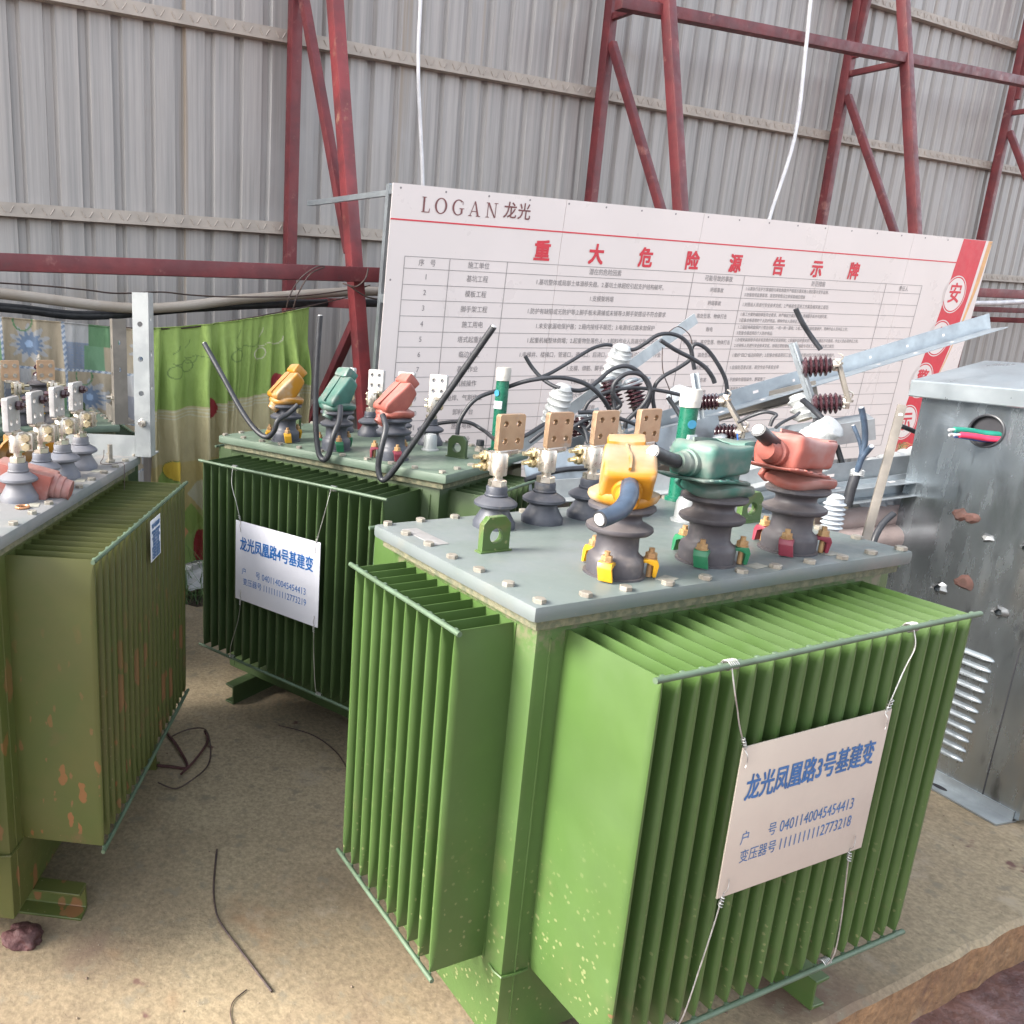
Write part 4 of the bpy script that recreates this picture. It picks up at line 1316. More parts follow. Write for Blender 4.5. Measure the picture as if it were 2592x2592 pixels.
def stroke_poly(mb, pts, M):
    M0 = mb.M; mb.M = M0 @ M
    mb.add([(x, y, 0) for x, y in pts], [tuple(range(len(pts)))])
    mb.M = M0


def rect(x0, x1, y0, y1): return [(x0, y0), (x1, y0), (x1, y1), (x0, y1)]


def arc_band(cx, cy, ro, ri_x, ri_y, ro_y, a0, a1, n=24):
    out = []
    for k in range(n):
        t0 = R(a0 + (a1 - a0) * k / n); t1 = R(a0 + (a1 - a0) * (k + 1) / n)
        out.append([(cx + ro * math.cos(t0), cy + ro_y * math.sin(t0)), (cx + ro * math.cos(t1), cy + ro_y * math.sin(t1)),
                    (cx + ri_x * math.cos(t1), cy + ri_y * math.sin(t1)), (cx + ri_x * math.cos(t0), cy + ri_y * math.sin(t0))])
    return out


H = 0.080
st, th = 0.0115, 0.004
letters = {
    'L': [rect(0, 0.028, 0, th), rect(0.008, 0.008 + st, 0, H), rect(0, 0.028, H - th, H), rect(0.008, 0.052, 0, th), [(0.046, th), (0.052, th), (0.054, 0.022), (0.051, 0.022)]],
    'O': arc_band(0.040, H / 2, 0.040, 0.028, 0.037, 0.042, 0, 360, 40),
    'G': arc_band(0.040, H / 2, 0.040, 0.028, 0.037, 0.042, 48, 318, 34) + [rect(0.058, 0.058 + st, 0.010, 0.036), rect(0.048, 0.080, 0.033, 0.037), [(0.066, H * 0.9), (0.070, H * 0.9), (0.070, H * 0.68), (0.067, H * 0.68)]],
    'A': [[(0.008, 0), (0.013, 0), (0.042, H), (0.038, H)], [(0.060, 0), (0.073, 0), (0.044, H), (0.036, H)], rect(0.022, 0.056, 0.024, 0.028), rect(0, 0.024, 0, th), rect(0.052, 0.082, 0, th)],
    'N': [rect(0.010, 0.0145, 0, H), rect(0.064, 0.0685, 0, H), [(0.007, H), (0.020, H), (0.0685, 0), (0.060, 0)], rect(0.0, 0.025, 0, th), rect(0.0, 0.018, H - th, H), rect(0.054, 0.080, H - th, H)],
}
for ch, x in (('L', 0.19), ('O', 0.275), ('G', 0.39), ('A', 0.50), ('N', 0.618)):
    mb = MB()
    for p in letters[ch]: stroke_poly(mb, p, BM @ Matrix.Translation((x, -0.136, E0 + random.uniform(0, 1e-4))))
    mb.build('logo_letter', M_BRN, BR, 0)
for ch, x in (('龙', 0.787), ('光', 0.888)):
    mb = MB()
    text_mesh(mb, ch, 0.096, TB(x, -0.094), off=0.0007)
    mb.build('logo_character', M_BRN, BR, 0)
# heading
for ch, x in zip('重大危险源告示牌', (1.055, 1.475, 1.885, 2.295, 2.70, 3.13, 3.535, 3.945)):
    mb = MB()
    text_mesh(mb, ch, 0.124, TB(x, -0.305), width=0.112, off=0.0038)
    mb.build('heading_character', M_TRED, BR, 0)
# table lines
rows = [-0.371, -0.434, -0.521, -0.605, -0.693, -0.78, -0.867, -0.954, -1.04, -1.126, -1.212, -1.298, -1.384, -1.47, -1.556, -1.64]
cols = [0.11, 0.409, 0.812, 2.33, 2.815, 4.358, 4.803]
mb = MB()
lw = 0.0016
for y in rows: bx(mb, cols[0], cols[-1], y - lw, y + lw, 0.0006, 0.0012)
for x in cols: bx(mb, x - lw, x + lw, rows[-1] - lw, rows[0] + lw, 0.0014, 0.0020)
mb.build('table_lines', M_LNE, BR, 0)
mb = MB()


def cell(c, r, body, size=0.042, dy=0.0, left=None, maxw=None):
    y = (rows[r] + rows[r + 1]) / 2 + dy
    if left is not None:
        text_mesh(mb, body, size, TB(left, y), align='LEFT', sx=0.93)
    else:
        text_mesh(mb, body, size, TB((cols[c] + cols[c + 1]) / 2, y), sx=0.95)


for c, t in enumerate(('序　号', '施工单位', '潜在的危险因素', '可能导致的事故', '防范措施', '责任人')): cell(c, 0, t, 0.040)
first = ['基坑工程', '模板工程', '脚手架工程', '施工用电', '塔式起重机', '临边作业', '高处作业', '机械操作', '电焊、气割作业', '卸料平台', '施工电梯', '吊装作业', '有限空间', '消防']
fac = ['1.基坑整体或局部土体滑移失稳。2.基坑土体超挖引起支护结构破坏。', '1.支模架坍塌', '1.防护有缺陷或无防护等;2.脚手板未满铺或未铺等;3.脚手架搭设不符合要求', '1.未安装漏电保护器；2.箱内接线不规范；3.电源线过路未加保护',
       '1.起重机械整体倒塌；2.起重物坠落伤人；3.卸料作业人员高空坠落伤害', '1.电梯井、楼梯口，管道口，通风口，后浇口，集水坑口等临边及无防护作业', '1.支模、绑筋、脚手架搭设', '1.机械施工防护缺失', '1.动火作业未办理手续', '1.平台超载', '1.未设防护门，超载', '1.吊物下站人', '1.通风不良', '1.器材缺失']
acc = ['坍塌事故', '坍塌事故', '高处坠落、物体打击', '触电', '坍塌事故、高空坠落、物体打击', '高处坠落', '高处坠落', '机械伤害', '火灾、爆炸', '高处坠落', '高处坠落', '物体打击', '中毒窒息', '火灾']
mea = [('1.认真执行支护方案编制与审批制度并严格按方案实施;2.做好基坑变形监测。', '3.加强现场监督管理，发现异常情况立即采取相应措施'), ('1.对搭设人员进行安全技术交底；2.严格按专项施工方案及相关施工规范;',),
       ('1.施工方案的编制审批符合要求，并严格按方案执行；2.满铺脚手板并牢固可靠；', '3.配备合格适用的个人防护用品，特种作业人员持证上岗；'), ('1.三级配电两级保护三相五线制，一机一闸一漏电；2.电工人员安装检查维护，特种作业人员持证上岗；', '3.配备合格适用的个人防护用品;'),
       ('1.办理安装拆除手续并有资质的单位安装拆除；2.安装好后经相关部门检测合格后方可使用，作业人员必须持证上岗。', '2.对安拆人员进行安全技术交底，加强日常检查维修；3.严格按专项施工方案及相关施工规范;'), ('1.做好“四口”临边的防护；2.配备合格适用的三宝用品；3.定期对四口临边防护检查维护。',),
       ('1.自我防范意识差，高空作业不系安全带',), ('1.不按操作规程操作，野蛮施工',), ('1.未清理周边易燃物品、未配灭火器', '3.气割、乙炔瓶安全距离不够'), ('1.不按方案搭设，超负荷使用',), ('1.限位装置不灵敏，未定期检查',), ('1.信号指挥不明，交叉作业',), ('1.先通风后检测再作业',), ('1.定期检查消防器材',)]
for k in range(14):
    r = k + 1
    cell(0, r, str(k + 1), 0.042)
    cell(1, r, first[k], 0.040)
    cell(2, r, fac[k], 0.037)
    cell(3, r, acc[k], 0.034)
    m_ = mea[k]
    if len(m_) == 2:
        cell(4, r, m_[0], 0.0285, 0.020, cols[4] + 0.03); cell(4, r, m_[1], 0.0285, -0.020, cols[4] + 0.03)
    else:
        cell(4, r, m_[0], 0.031, 0, cols[4] + 0.03)
mb.build('table_lettering', M_INK, BR, 0)


# red ribbon down the right side, orange and white edging
def strip(Lp, Rp, d0, d1, mat, name):
    ys = [-0.002 - (BH - 0.004) * k / 40 for k in range(41)]
    def it(P, y):
        for (x0, y0), (x1, y1) in zip(P, P[1:]):
            if y1 <= y <= y0:
                t = (y - y0) / (y1 - y0); return x0 + (x1 - x0) * t
        return P[-1][0] if y < P[-1][1] else P[0][0]
    mb = MB(); mb.M = BM
    vs, fs = [], []
    for y in ys:
        a, b = it(Lp, y), it(Rp, y)
        vs += [(a, y, d0), (b, y, d0), (a, y, d1), (b, y, d1)]
    for k in range(40):
        o = 4 * k
        fs += [(o + 2, o + 3, o + 7, o + 6), (o, o + 4, o + 5, o + 1), (o, o + 2, o + 6, o + 4), (o + 1, o + 5, o + 7, o + 3)]
    mb.add(vs, fs)
    return mb.build(name, mat, BR, 0)


strip([(5.182, 0), (5.155, -0.26), (5.125, -0.56), (5.085, -0.83), (5.028, -1.14), (4.975, -1.5), (4.95, -1.75)],
      [(5.482, 0), (5.455, -0.39), (5.42, -0.70), (5.345, -1.00), (5.262, -1.25), (5.235, -1.5), (5.25, -1.75)], 0.0004, 0.0012, M_TRED, 'red_ribbon')
strip([(5.520, 0), (5.492, -0.39), (5.44, -0.72), (5.36, -0.98), (5.30, -1.15), (5.27, -1.3)], [(5.573, 0), (5.55, -0.30), (5.48, -0.62), (5.38, -0.96), (5.305, -1.15), (5.272, -1.3)], 0.0004, 0.0010, M_TORG, 'orange_ribbon')
for ch, (cx, cy) in zip('安全警示', ((5.250, -0.424), (5.195, -0.770), (5.120, -1.112), (5.055, -1.458))):
    M = TB(cx, cy)
    mbw, mbr = MB(), MB()
    n = 40
    q = lambda r, z: [(r * math.cos(2 * PI * k / n), r * 1.0 * math.sin(2 * PI * k / n), z) for k in range(n)]
    mbw.M = M; mbw.add(q(0.128, 0.0), [tuple(range(n))])
    mbw.add(q(0.146, 0.0) + q(0.138, 0.0), [(k, (k + 1) % n, n + (k + 1) % n, n + k) for k in range(n)])
    mbw.M = Matrix()
    text_mesh(mbr, ch, 0.165, M @ Matrix.Translation((0, 0, 0.0008)), width=0.145, off=0.0028)
    disc = mbw.build('white_disc', M_BRD, BR, 0)
    mbr.build('disc_lettering', M_TRED, disc, 0)
rnd = random.Random(2)
for mat, nm, k0 in ((M_TPNK, 'pink_flourish', 0), (M_TGRN, 'green_flourish', 1), (M_TORG, 'orange_flourish', 2)):
    mb = MB(); mb.M = BM
    for k in range(8):
        a = R(20 + 20 * k + k0 * 7)
        L_ = rnd.uniform(0.07, 0.13)
        x0, y0 = 5.07 + (k0 - 1) * 0.05, -1.705
        mb.tube([(x0, y0, 0.002), (x0 + L_ * 0.6 * math.cos(a), y0 + L_ * 0.7 * math.sin(a), 0.002), (x0 + L_ * 1.1 * math.cos(a * 0.9), y0 + L_ * 0.8 * math.sin(a * 0.9), 0.002)], 0.0035, 4, 4)
    mb.build(nm, mat, BR, 0)

# ------------------------------------------------------------------ stainless cabinet on the right
CD = Vector((-0.251, 0.968, 0)).normalized()       # along the visible left side, away from the camera
CX = Vector((0.968, 0.251, 0))
CP = Vector((2.539, 2.346, 0))
CMx = Matrix(((CX.x, CD.x, 0, 0), (CX.y, CD.y, 0, 0), (0, 0, 1, 0), (0, 0, 0, 1)))      # local: x across, y away, z up
CB = thing('metal_cabinet', 'stainless steel electrical cabinet with a cable hole and louvres at the right', 'cabinet', CP)
CW, CDp, CH = 0.62, 0.600, 1.405
mb = MB(); mb.M = CMx
# left side sheet with a round hole: built as a ring of quads around the hole
hy, hz, hr = 0.366, 1.295, 0.052
n = 48
vs, fs = [], []
for k in range(n):
    a = 2 * PI * (k + 0.5) / n
    c, s_ = math.cos(a), math.sin(a)
    vs.append((0, hy + hr * c, hz + hr * s_))
for k in range(n):
    a = 2 * PI * (k + 0.5) / n
    c, s_ = math.cos(a), math.sin(a)
    vs.append((0.0005 * math.sin(3 * a), hy + 0.085 * c, hz + 0.078 * s_))
for k in range(n):
    a = 2 * PI * (k + 0.5) / n
    c, s_ = math.cos(a), math.sin(a)
    t = min(((CDp - hy) if c > 0 else hy) / abs(c), ((CH - hz) if s_ > 0 else 0.35) / abs(s_))
    vs.append((0, hy + c * t, hz + s_ * t))
corner = {}
for k in range(n):
    j = (k + 1) % n
    fs += [(k, j, n + j, n + k), (n + k, n + j, 2 * n + j, 2 * n + k)]
o = len(vs)
zl_ = hz - 0.35
# corner fills
for cy, cz in ((CDp, CH), (0, CH), (0, zl_), (CDp, zl_)):
    ks = sorted(range(n), key=lambda k: (vs[2 * n + k][1] - cy) ** 2 + (vs[2 * n + k][2] - cz) ** 2)[:2]
    vs.append((0, cy, cz)); fs.append((2 * n + ks[0], 2 * n + ks[1], len(vs) - 1))
mb.add(vs, fs)
mb.add([(0, 0, 0.02), (0, CDp, 0.02), (0, CDp, zl_), (0, 0, zl_)], [(0, 1, 2, 3)])
# other faces, folded edges
mb.add([(0, 0, 0.02), (CW, 0, 0.02), (CW, 0, CH), (0, 0, CH)], [(0, 1, 2, 3)])
mb.add([(CW, 0, 0.02), (CW, CDp, 0.02), (CW, CDp, CH), (CW, 0, CH)], [(0, 1, 2, 3)])
mb.add([(0, CDp, 0.02), (CW, CDp, 0.02), (CW, CDp, CH), (0, CDp, CH)], [(0, 1, 2, 3)])
mb.build('body', M_CAB, CB, 0)
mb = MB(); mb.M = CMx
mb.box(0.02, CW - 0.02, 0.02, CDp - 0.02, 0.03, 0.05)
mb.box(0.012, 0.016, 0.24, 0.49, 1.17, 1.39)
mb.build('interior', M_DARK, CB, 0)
mb = MB(); mb.M = CMx
e = 0.035
mb.bevel_prism([(-e, -0.02, CH - 0.018), (CW + e, -0.02, CH - 0.018), (CW + e, -0.02, CH + 0.055), (CW / 2, -0.02, CH + 0.115), (-e, -0.02, CH + 0.042)], (0, CDp + 0.05, 0), 0.004, 1)
mb.build('lid', M_CABL, CB, 30)
mb = MB(); mb.M = CMx
mb.lathe_dir((-0.0035, hy, hz), (0.0015, hy, hz), [(0.052, 0), (0.056, 0.4), (0.0585, 1.0)], 40)
mb.M = CMx
mbz = MB(); mbz.M = CMx
mbz.tube([(-0.001, hy + 0.0545 * math.cos(a * PI / 16), hz + 0.0545 * math.sin(a * PI / 16)) for a in range(33)], 0.0045, 8, 1)
mbz.build('hole_rim', M_BLK, CB, 40)
# louvres
for k in range(11):
    z0 = 0.518 - 0.0395 * k
    y0 = 0.178 + 0.0018 * k
    mb = MB(); mb.M = CMx
    vs, fs = [], []
    m = 24
    for i in range(m + 1):
        t = 0.5 - 0.5 * math.cos(PI * i / m)
        y = y0 + 0.26 * t
        b = min(1.0, math.sqrt(max(0.0, min(t, 1 - t)) * 10))
        for d, z in ((0.0, 0.013), (-0.010 * b, 0.010), (-0.014 * b, 0.002), (-0.0135 * b, -0.002), (0.0, -0.006)):
            vs.append((d - 0.0006, y, z0 + z * (0.25 + 0.75 * b)))
    for i in range(m):
        for q in range(4):
            fs.append((i * 5 + q, i * 5 + q + 1, (i + 1) * 5 + q + 1, (i + 1) * 5 + q))
    mb.add(vs, fs)
    mb.build('louvre', M_CABL, CB, 60)
mb = MB(); mb.M = CMx
mb.box(-0.0012, 0.001, 0.114, 0.1175, 0.03, 0.60)
mb.build('panel_seam', M_DARK, CB, 0)
mb = MB(); mb.M = CMx
mb.box(-0.075, 0.02, 0.015, CDp - 0.02, 0.002, 0.008)
mb.box(-0.004, 0.0, 0.015, CDp - 0.02, 0.008, 0.045)
for yy in (0.20, 0.45): mb.box(-0.050, -0.030, yy, yy + 0.05, 0.0081, 0.0085)
mb.build('foot_flange', M_GALV, CB, 30)
mb = MB(); mb.M = CMx
for yy in (0.225, 0.475):
    mb.add([(-0.040 + 0.013 * math.sin(2 * PI * k / 20), yy + 0.026 * math.cos(2 * PI * k / 20), 0.0092) for k in range(20)], [tuple(range(20))])
mb.build('slot', M_DARK, CB, 0)
for mat, nm, c, pts in ((M_WGR, 'green_wire', (0.0, 0.004), 0), (M_WRD, 'red_wire', (-0.012, -0.012), 1), (M_WBL, 'blue_wire', (0.012, -0.016), 2)):
    mb = MB(); mb.M = CMx
    mb.mi = 0
    yy, zz = hy + c[0], hz + c[1]
    mb.tube([(0.02, yy - 0.035, zz - 0.012), (-0.02, yy - 0.006, zz - 0.010), (-0.06, yy + 0.012, zz - 0.004), (-0.105 + 0.012 * pts, yy + 0.03, zz - 0.002)], 0.0105, 10)
    mb.mi = 1
    mb.cyl((-0.105 + 0.012 * pts, yy + 0.03, zz - 0.002), (-0.122 + 0.012 * pts, yy + 0.035, zz - 0.003), 0.005, n=8)
    mb.build(nm, [mat, M_ALU], CB, 50)
rnd = random.Random(9)
for (yy, zz, rr, foam) in ((0.385, 0.992, 0.032, 1), (0.350, 0.988, 0.030, 1), (0.322, 0.757, 0.038, 1), (0.400, 0.711, 0.026, 0), (0.195, 0.698, 0.026, 0), (0.286, 0.935, 0.020, 2), (0.17, 0.935, 0.014, 0)):
    mb = MB(); mb.M = CMx
    n = 11
    pr = [(rr * rnd.uniform(0.75, 1.2)) for _ in range(n)]
    vs = [(-0.0125 * rnd.uniform(0.6, 1.2), yy + pr[k] * 0.45 * math.cos(2 * PI * k / n), zz + pr[k] * 0.45 * math.sin(2 * PI * k / n)) for k in range(n)] + \
         [(-0.0008, yy + pr[k] * (1.15 if not foam == 1 else 1.0) * math.cos(2 * PI * k / n), zz + pr[k] * (0.75 if foam else 0.8) * math.sin(2 * PI * k / n)) for k in range(n)]
    fs = [(k, (k + 1) % n, n + (k + 1) % n, n + k) for k in range(n)]
    if foam: fs.append(tuple(range(n)))
    mb.add(vs, fs)
    if not foam:
        for k in range(0, n, 2):
            a = 2 * PI * k / n
            mb.add([(-0.001, yy + rr * 0.8 * math.cos(a), zz + rr * 0.6 * math.sin(a)), (-0.001, yy + rr * 1.0 * math.cos(a + 0.5), zz + rr * 0.8 * math.sin(a + 0.5)), (-0.009, yy + rr * 1.12 * math.cos(a + 0.25), zz + rr * 0.95 * math.sin(a + 0.25))], [(0, 1, 2)])
    mb.build('foam_plug' if foam else 'torn_hole', M_FOAM if foam == 1 else M_TORN, CB, 30)

# ------------------------------------------------------------------ pile of line hardware between the foreground unit and the board
def angle_steel(lab, a, b, w=0.063, roll=0.0, mat=M_GALV, slots=True, t=0.005, name='angle_steel', group='galvanised steel angles in the pile', flat=False, wf=None, chan=False):
    a, b = Vector(a), Vector(b)
    L = (b - a).length
    x = (b - a).normalized()
    u = Vector((0, 0, 1)); u = (u - x * u.dot(x)).normalized()
    y = u.cross(x)
    M = Matrix(((x.x, y.x, u.x, 0), (x.y, y.y, u.y, 0), (x.z, y.z, u.z, 0), (0, 0, 0, 1))) @ Matrix.Rotation(roll, 4, 'X')
    mb = MB(); mb.M = M
    mb.mi = 0
    if flat:
        mb.box(0, L, -(wf or w) / 2, (wf or w) / 2, 0, t)
    elif chan:
        mb.bevel_prism([(0, -w / 2, 0), (0, w / 2, 0), (0, w / 2, t), (0, -w / 2 + t, t), (0, -w / 2 + t, w - t), (0, w / 2, w - t), (0, w / 2, w), (0, -w / 2, w)], (L, 0, 0), 0.0008, 1)
    else:
        mb.bevel_prism([(0, 0, 0), (0, w, 0), (0, w, t), (0, t, t), (0, t, w), (0, 0, w)], (L, 0, 0), 0.0008, 1)
    if slots:
        mb.mi = 1
        k = 0.16
        while k < L - 0.1:
            ln = 0.020 if int(k * 10) % 2 else 0.008
            for off in ((-0.0004,) if not flat else (t + 0.0003,)):
                if flat: mb.box(k, k + ln, -0.007, 0.007, t, t + 0.0005)
                else: mb.box(k, k + ln, -0.0005, 0.0, w * 0.42, w * 0.42 + 0.015); mb.box(k, k + ln, t, t + 0.0005, w * 0.42, w * 0.42 + 0.015); mb.box(k, k + ln * 1.4, w * 0.45, w * 0.45 + 0.011, t, t + 0.0005); mb.box(k, k + ln * 1.4, w * 0.45, w * 0.45 + 0.011, -0.0005, 0.0)
            k += 0.21
    o = mb.build(name, [mat, M_BRD], None, 30)
    o.location = a
    return tag(o, lab, 'steel bar', group)


angle_steel('longest galvanised angle, jutting up to the right in front of the board', at(1395, 1172, 3.15), at(2506, 834, 3.75), 0.075, R(82))
angle_steel('flat pale bar rising from the terminals to the middle of the board', at(1290, 1150, 3.05), at(1760, 806, 3.9), 0.06, R(70), M_GALW, False, 0.005, flat=True, wf=0.05)
angle_steel('square ended galvanised channel behind the red cap', at(1560, 1200, 3.35), at(2207, 1105, 3.05), 0.085, R(8), chan=True)
angle_steel('broad light blue channel lying behind the terminal flags', at(1315, 1245, 2.85), at(1800, 1120, 3.25), 0.11, R(-15), chan=True, slots=False)
angle_steel('low bright angle close behind the lid of the foreground transformer', at(1390, 1265, 2.68), at(1790, 1235, 2.80), 0.07, R(85), M_GALW)
angle_steel('long galvanised angle running towards the cabinet, upper of two', at(1850, 1262, 2.95), at(2330, 1206, 2.98), 0.09, R(88))
angle_steel('long galvanised angle running towards the cabinet, lower of two', at(1880, 1300, 2.92), at(2300, 1246, 2.95), 0.075, R(86))
angle_steel('galvanised angle partly seen between the green cap and the red cap', at(1500, 1190, 3.3), at(1960, 1130, 3.45), 0.07, R(85))
angle_steel('short galvanised bracket plate lying left of the green gauge', at(1690, 1120, 3.2), at(1745, 1085, 3.2), 0.05, R(30))
angle_steel('dark channel lying at the back of the pile', at(1420, 1225, 3.0), at(1900, 1165, 3.6), 0.10, R(10), M_GALD, chan=True, slots=False)
# stand-up flat bar at the right
a, b = at(2190, 1372, 2.62), at(2284, 1026, 2.78)
q = MB(); q.M = Matrix.Translation(-a)
q.bar(a, b, 0.012, 0.026, up=(1, -0.35, 0), bev=0.001)
q.bar(a, a + (a - b).normalized() * 0.95, 0.012, 0.026, up=(1, -0.35, 0))
o = q.build('steel_flat_bar', M_GALD, None, 30); o.location = a
tag(o, 'upright dull steel flat bar standing beside the cabinet', 'steel bar')
mb = MB(); c = (b - a) * 0.93; dn = Vector((-0.35, -0.93, 0)).normalized()
mb.cyl(c + dn * 0.006, c + dn * 0.0075, 0.007, n=12)
mb.build('bar_hole', M_BRD, o, 0)


def ribbed(name, lab, cat, a, b, r, n, mat, core=0.62, capmat=None, group=None, capr=0.9, seg=22):
    """shed insulator / arrester from a to b"""
    a, b = Vector(a), Vector(b)
    prof = [(r * core, 0.0)]
    for k in range(n):
        z0, dz = 0.04 + 0.88 * k / n, 0.88 / n
        prof += [(r * core, z0), (r * 0.96, z0 + dz * 0.30), (r, z0 + dz * 0.42), (r * 0.95, z0 + dz * 0.54), (r * core, z0 + dz * 0.80)]
    prof += [(r * core, 0.94), (r * capr * 0.8, 0.95), (r * capr * 0.8, 0.99), (r * capr * 0.7, 1.0)]
    mb = MB(); mb.M = Matrix.Translation(-a)
    mb.lathe_dir(a, b, prof, seg)
    root = mb.build(name, mat, None, 50)
    root.location = a
    if lab: tag(root, lab, cat, group)
    if capmat:
        d = (b - a).normalized()
        mb = MB(); mb.M = Matrix.Translation(-a)
        mb.lathe_dir(b, b + d * r * 0.45, [(r * 0.72, 0), (r * 0.78, 0.3), (r * 0.6, 0.8), (r * 0.3, 1.0)], 16)
        mb.build('end_cap', capmat, root, 50)
    return root


GA = 'white line insulators lying in the pile'
ins = []
ins.append(ribbed('line_insulator', 'white ribbed insulator leaning up highest in front of the board', 'insulator', at(1543, 975, 3.35), at(1575, 885, 3.30), 0.048, 5, M_POR, 0.88, M_POR, GA))
ins.append(ribbed('line_insulator', 'white ribbed insulator leaning left, behind the second terminal flag', 'insulator', at(1395, 1075, 3.1), at(1426, 986, 3.05), 0.046, 5, M_POR, 0.88, M_POR, GA))
ribbed('line_insulator', 'grey white ribbed insulator behind the top of the green gauge', 'insulator', at(1755, 1015, 3.5), at(1705, 1000, 3.45), 0.05, 6, M_SIL, 0.75, None, GA)
ribbed('line_insulator', 'white cone insulator behind the upper fuse bracket', 'insulator', at(2040, 1062, 3.3), at(2018, 1000, 3.35), 0.045, 3, M_POR, 0.7, None, GA)
ribbed('line_insulator', 'white insulator standing just behind the lid right of the red bushing', 'insulator', at(2102, 1342, 2.60), at(2115, 1262, 2.60), 0.034, 6, M_SIL, 0.74, M_POR, GA)
ribbed('line_insulator', 'white insulator lying by the cabinet with a tan taped end', 'insulator', at(2195, 1190, 3.25), at(2345, 1150, 3.30), 0.050, 5, M_POR, 0.82, M_TAN, GA)
ribbed('line_insulator', 'grey insulator lying below the two angles by the cabinet', 'insulator', at(2165, 1292, 3.0), at(2300, 1262, 3.02), 0.046, 6, M_SIL, 0.78, None, GA)
ribbed('line_insulator', 'dark red ribbed insulator right behind the red cap', 'insulator', at(2072, 1215, 3.05), at(2086, 1160, 3.05), 0.035, 5, M_BPO, 0.55, None, 'brown insulators in the pile')


def roll(lab, a, b, r, mat, endr=0.9):
    a, b = Vector(a), Vector(b)
    mb = MB(); mb.M = Matrix.Translation(-a)
    rnd = random.Random(int(a.x * 1000))
    prof = [(r * 0.7, 0.0), (r * 0.95, 0.01)] + [(r * rnd.uniform(0.93, 1.06), 0.02 + 0.95 * k / 14) for k in range(15)] + [(r * endr, 0.985), (r * endr * 0.8, 1.0)]
    mb.lathe_dir(a, b, prof, 20)
    o = mb.build('wrapped_roll', mat, None, 50)
    o.location = a
    return tag(o, lab, 'wrapped roll', 'film wrapped rolls in the pile')


roll('white wrapped roll with a capped end sticking out behind the red cap', at(2040, 1120, 3.0), at(2112, 1078, 2.92), 0.048, M_WRAP, 0.95)
roll('long white wrapped roll between the green and the red cap', at(1850, 1215, 3.0), at(1995, 1165, 3.05), 0.042, M_WRAP)
roll('pinkish wrapped tube lying low beside the cabinet, upper one', at(2080, 1322, 2.95), at(2330, 1300, 2.98), 0.045, pmat('pinkish wrap', (0.33, 0.265, 0.25), (0.26, 0.205, 0.19), 6, 0.55, bump=0.4, bscale=25, bdist=0.008))
roll('pinkish wrapped tube lying low beside the cabinet, lower one', at(2090, 1372, 2.90), at(2330, 1352, 2.95), 0.048, MATS['pinkish wrap'])
roll('white wrapped bundle behind the yellow cap', at(1745, 1215, 2.9), at(1830, 1205, 2.9), 0.04, M_WRAP)


# drop-out fuse cutouts: bracket plate, two brown insulators, contacts, fuse tube
def cutout(lab, p_top, p_bot, i1, i2, dirv, scale=1.0):
    p_top, p_bot, i1, i2, dirv = map(Vector, (p_top, p_bot, i1, i2, dirv))
    dirv.normalize()
    root = thing('fuse_cutout', lab, 'fuse cutout', p_bot, 0, 'fuse cutouts in the pile')
    Mi = Matrix.Translation(-p_bot)
    mb = MB(); mb.M = Mi
    mb.bar(p_top, p_bot, 0.055 * scale, 0.006, up=dirv, bev=0.001)
    mb.bar(p_top, p_bot, 0.006, 0.030, up=dirv)
    mb.build('mounting_plate', M_GALV, root, 30)
    ends = []
    for c in (i1, i2):
        b = c + dirv * 0.095 * scale
        o = ribbed('brown_insulator', None, None, Vector(), b - c, 0.042 * scale, 5, M_BPO, 0.60)
        o.parent = root; o.location = c - p_bot
        mb = MB(); mb.M = Matrix.Translation(-c)
        mb.lathe_dir(b, b + dirv * 0.02, [(0.020, 0), (0.024, 0.5), (0.014, 1)], 14)
        sdv = dirv.cross(Vector((0, 0, 1))).normalized()
        mb.bar(b + dirv * 0.012 - sdv * 0.03, b + dirv * 0.012 + sdv * 0.03, 0.022, 0.012, up=(0, 0, 1), bev=0.002)
        mb.bar(b + dirv * 0.02 + Vector((0, 0, -0.025)), b + dirv * 0.02 + Vector((0, 0, 0.025)), 0.012, 0.02, up=dirv, bev=0.002)
        mb.hexnut(b + dirv * 0.03, 0.011, 0.01)
        mb.tube([b + dirv * 0.022, b + dirv * 0.035 + Vector((0, 0, 0.03)), b + dirv * 0.02 + Vector((0, 0, 0.045))], 0.003, 6)
        mb.build('contact', M_SLV, o, 35)
        ends.append(b + dirv * 0.026)
    sdv = dirv.cross(Vector((0, 0, 1))).normalized()
    mb = MB(); mb.M = Mi
    for sg in (-1, 1):
        mb.bar(ends[0] + sdv * 0.013 * sg, ends[1] + sdv * 0.013 * sg, 0.006, 0.014, up=dirv, bev=0.001)
    mb.cyl(ends[0], ends[1], 0.008, n=12)
    mb.build('fuse_link', M_GALD, root, 35)
    return root


dv = Vector((0.80, -0.35, 0.12))
cutout('fuse cutout with two brown insulators in front of the right half of the board', at(2006, 868, 3.2), at(2072, 1068, 3.15), at(2030, 930, 3.16), at(2055, 1024, 3.13), dv)
cutout('fuse cutout half hidden behind the green gauge', at(1758, 945, 3.25), at(1780, 1100, 3.2), at(1770, 1018, 3.2), at(1812, 1095, 3.15), Vector((0.5, -0.5, 0.1)), 0.8)
for k, (a, b, lab) in enumerate((((1540, 965), (1556, 1030), 'brown ribbed post insulator under the black cable loops'), ((1598, 968), (1618, 1032), 'brown ribbed post insulator right of the cable loops'), ((1474, 1060), (1466, 1118), 'brown ribbed post insulator behind the second and third flags'))):
    r0 = ribbed('post_insulator', lab, 'insulator', at(*b, 3.25), at(*a, 3.28), 0.040, 6, M_BPO, 0.6, M_GALV, 'brown post insulators in the pile')
cp = MB()
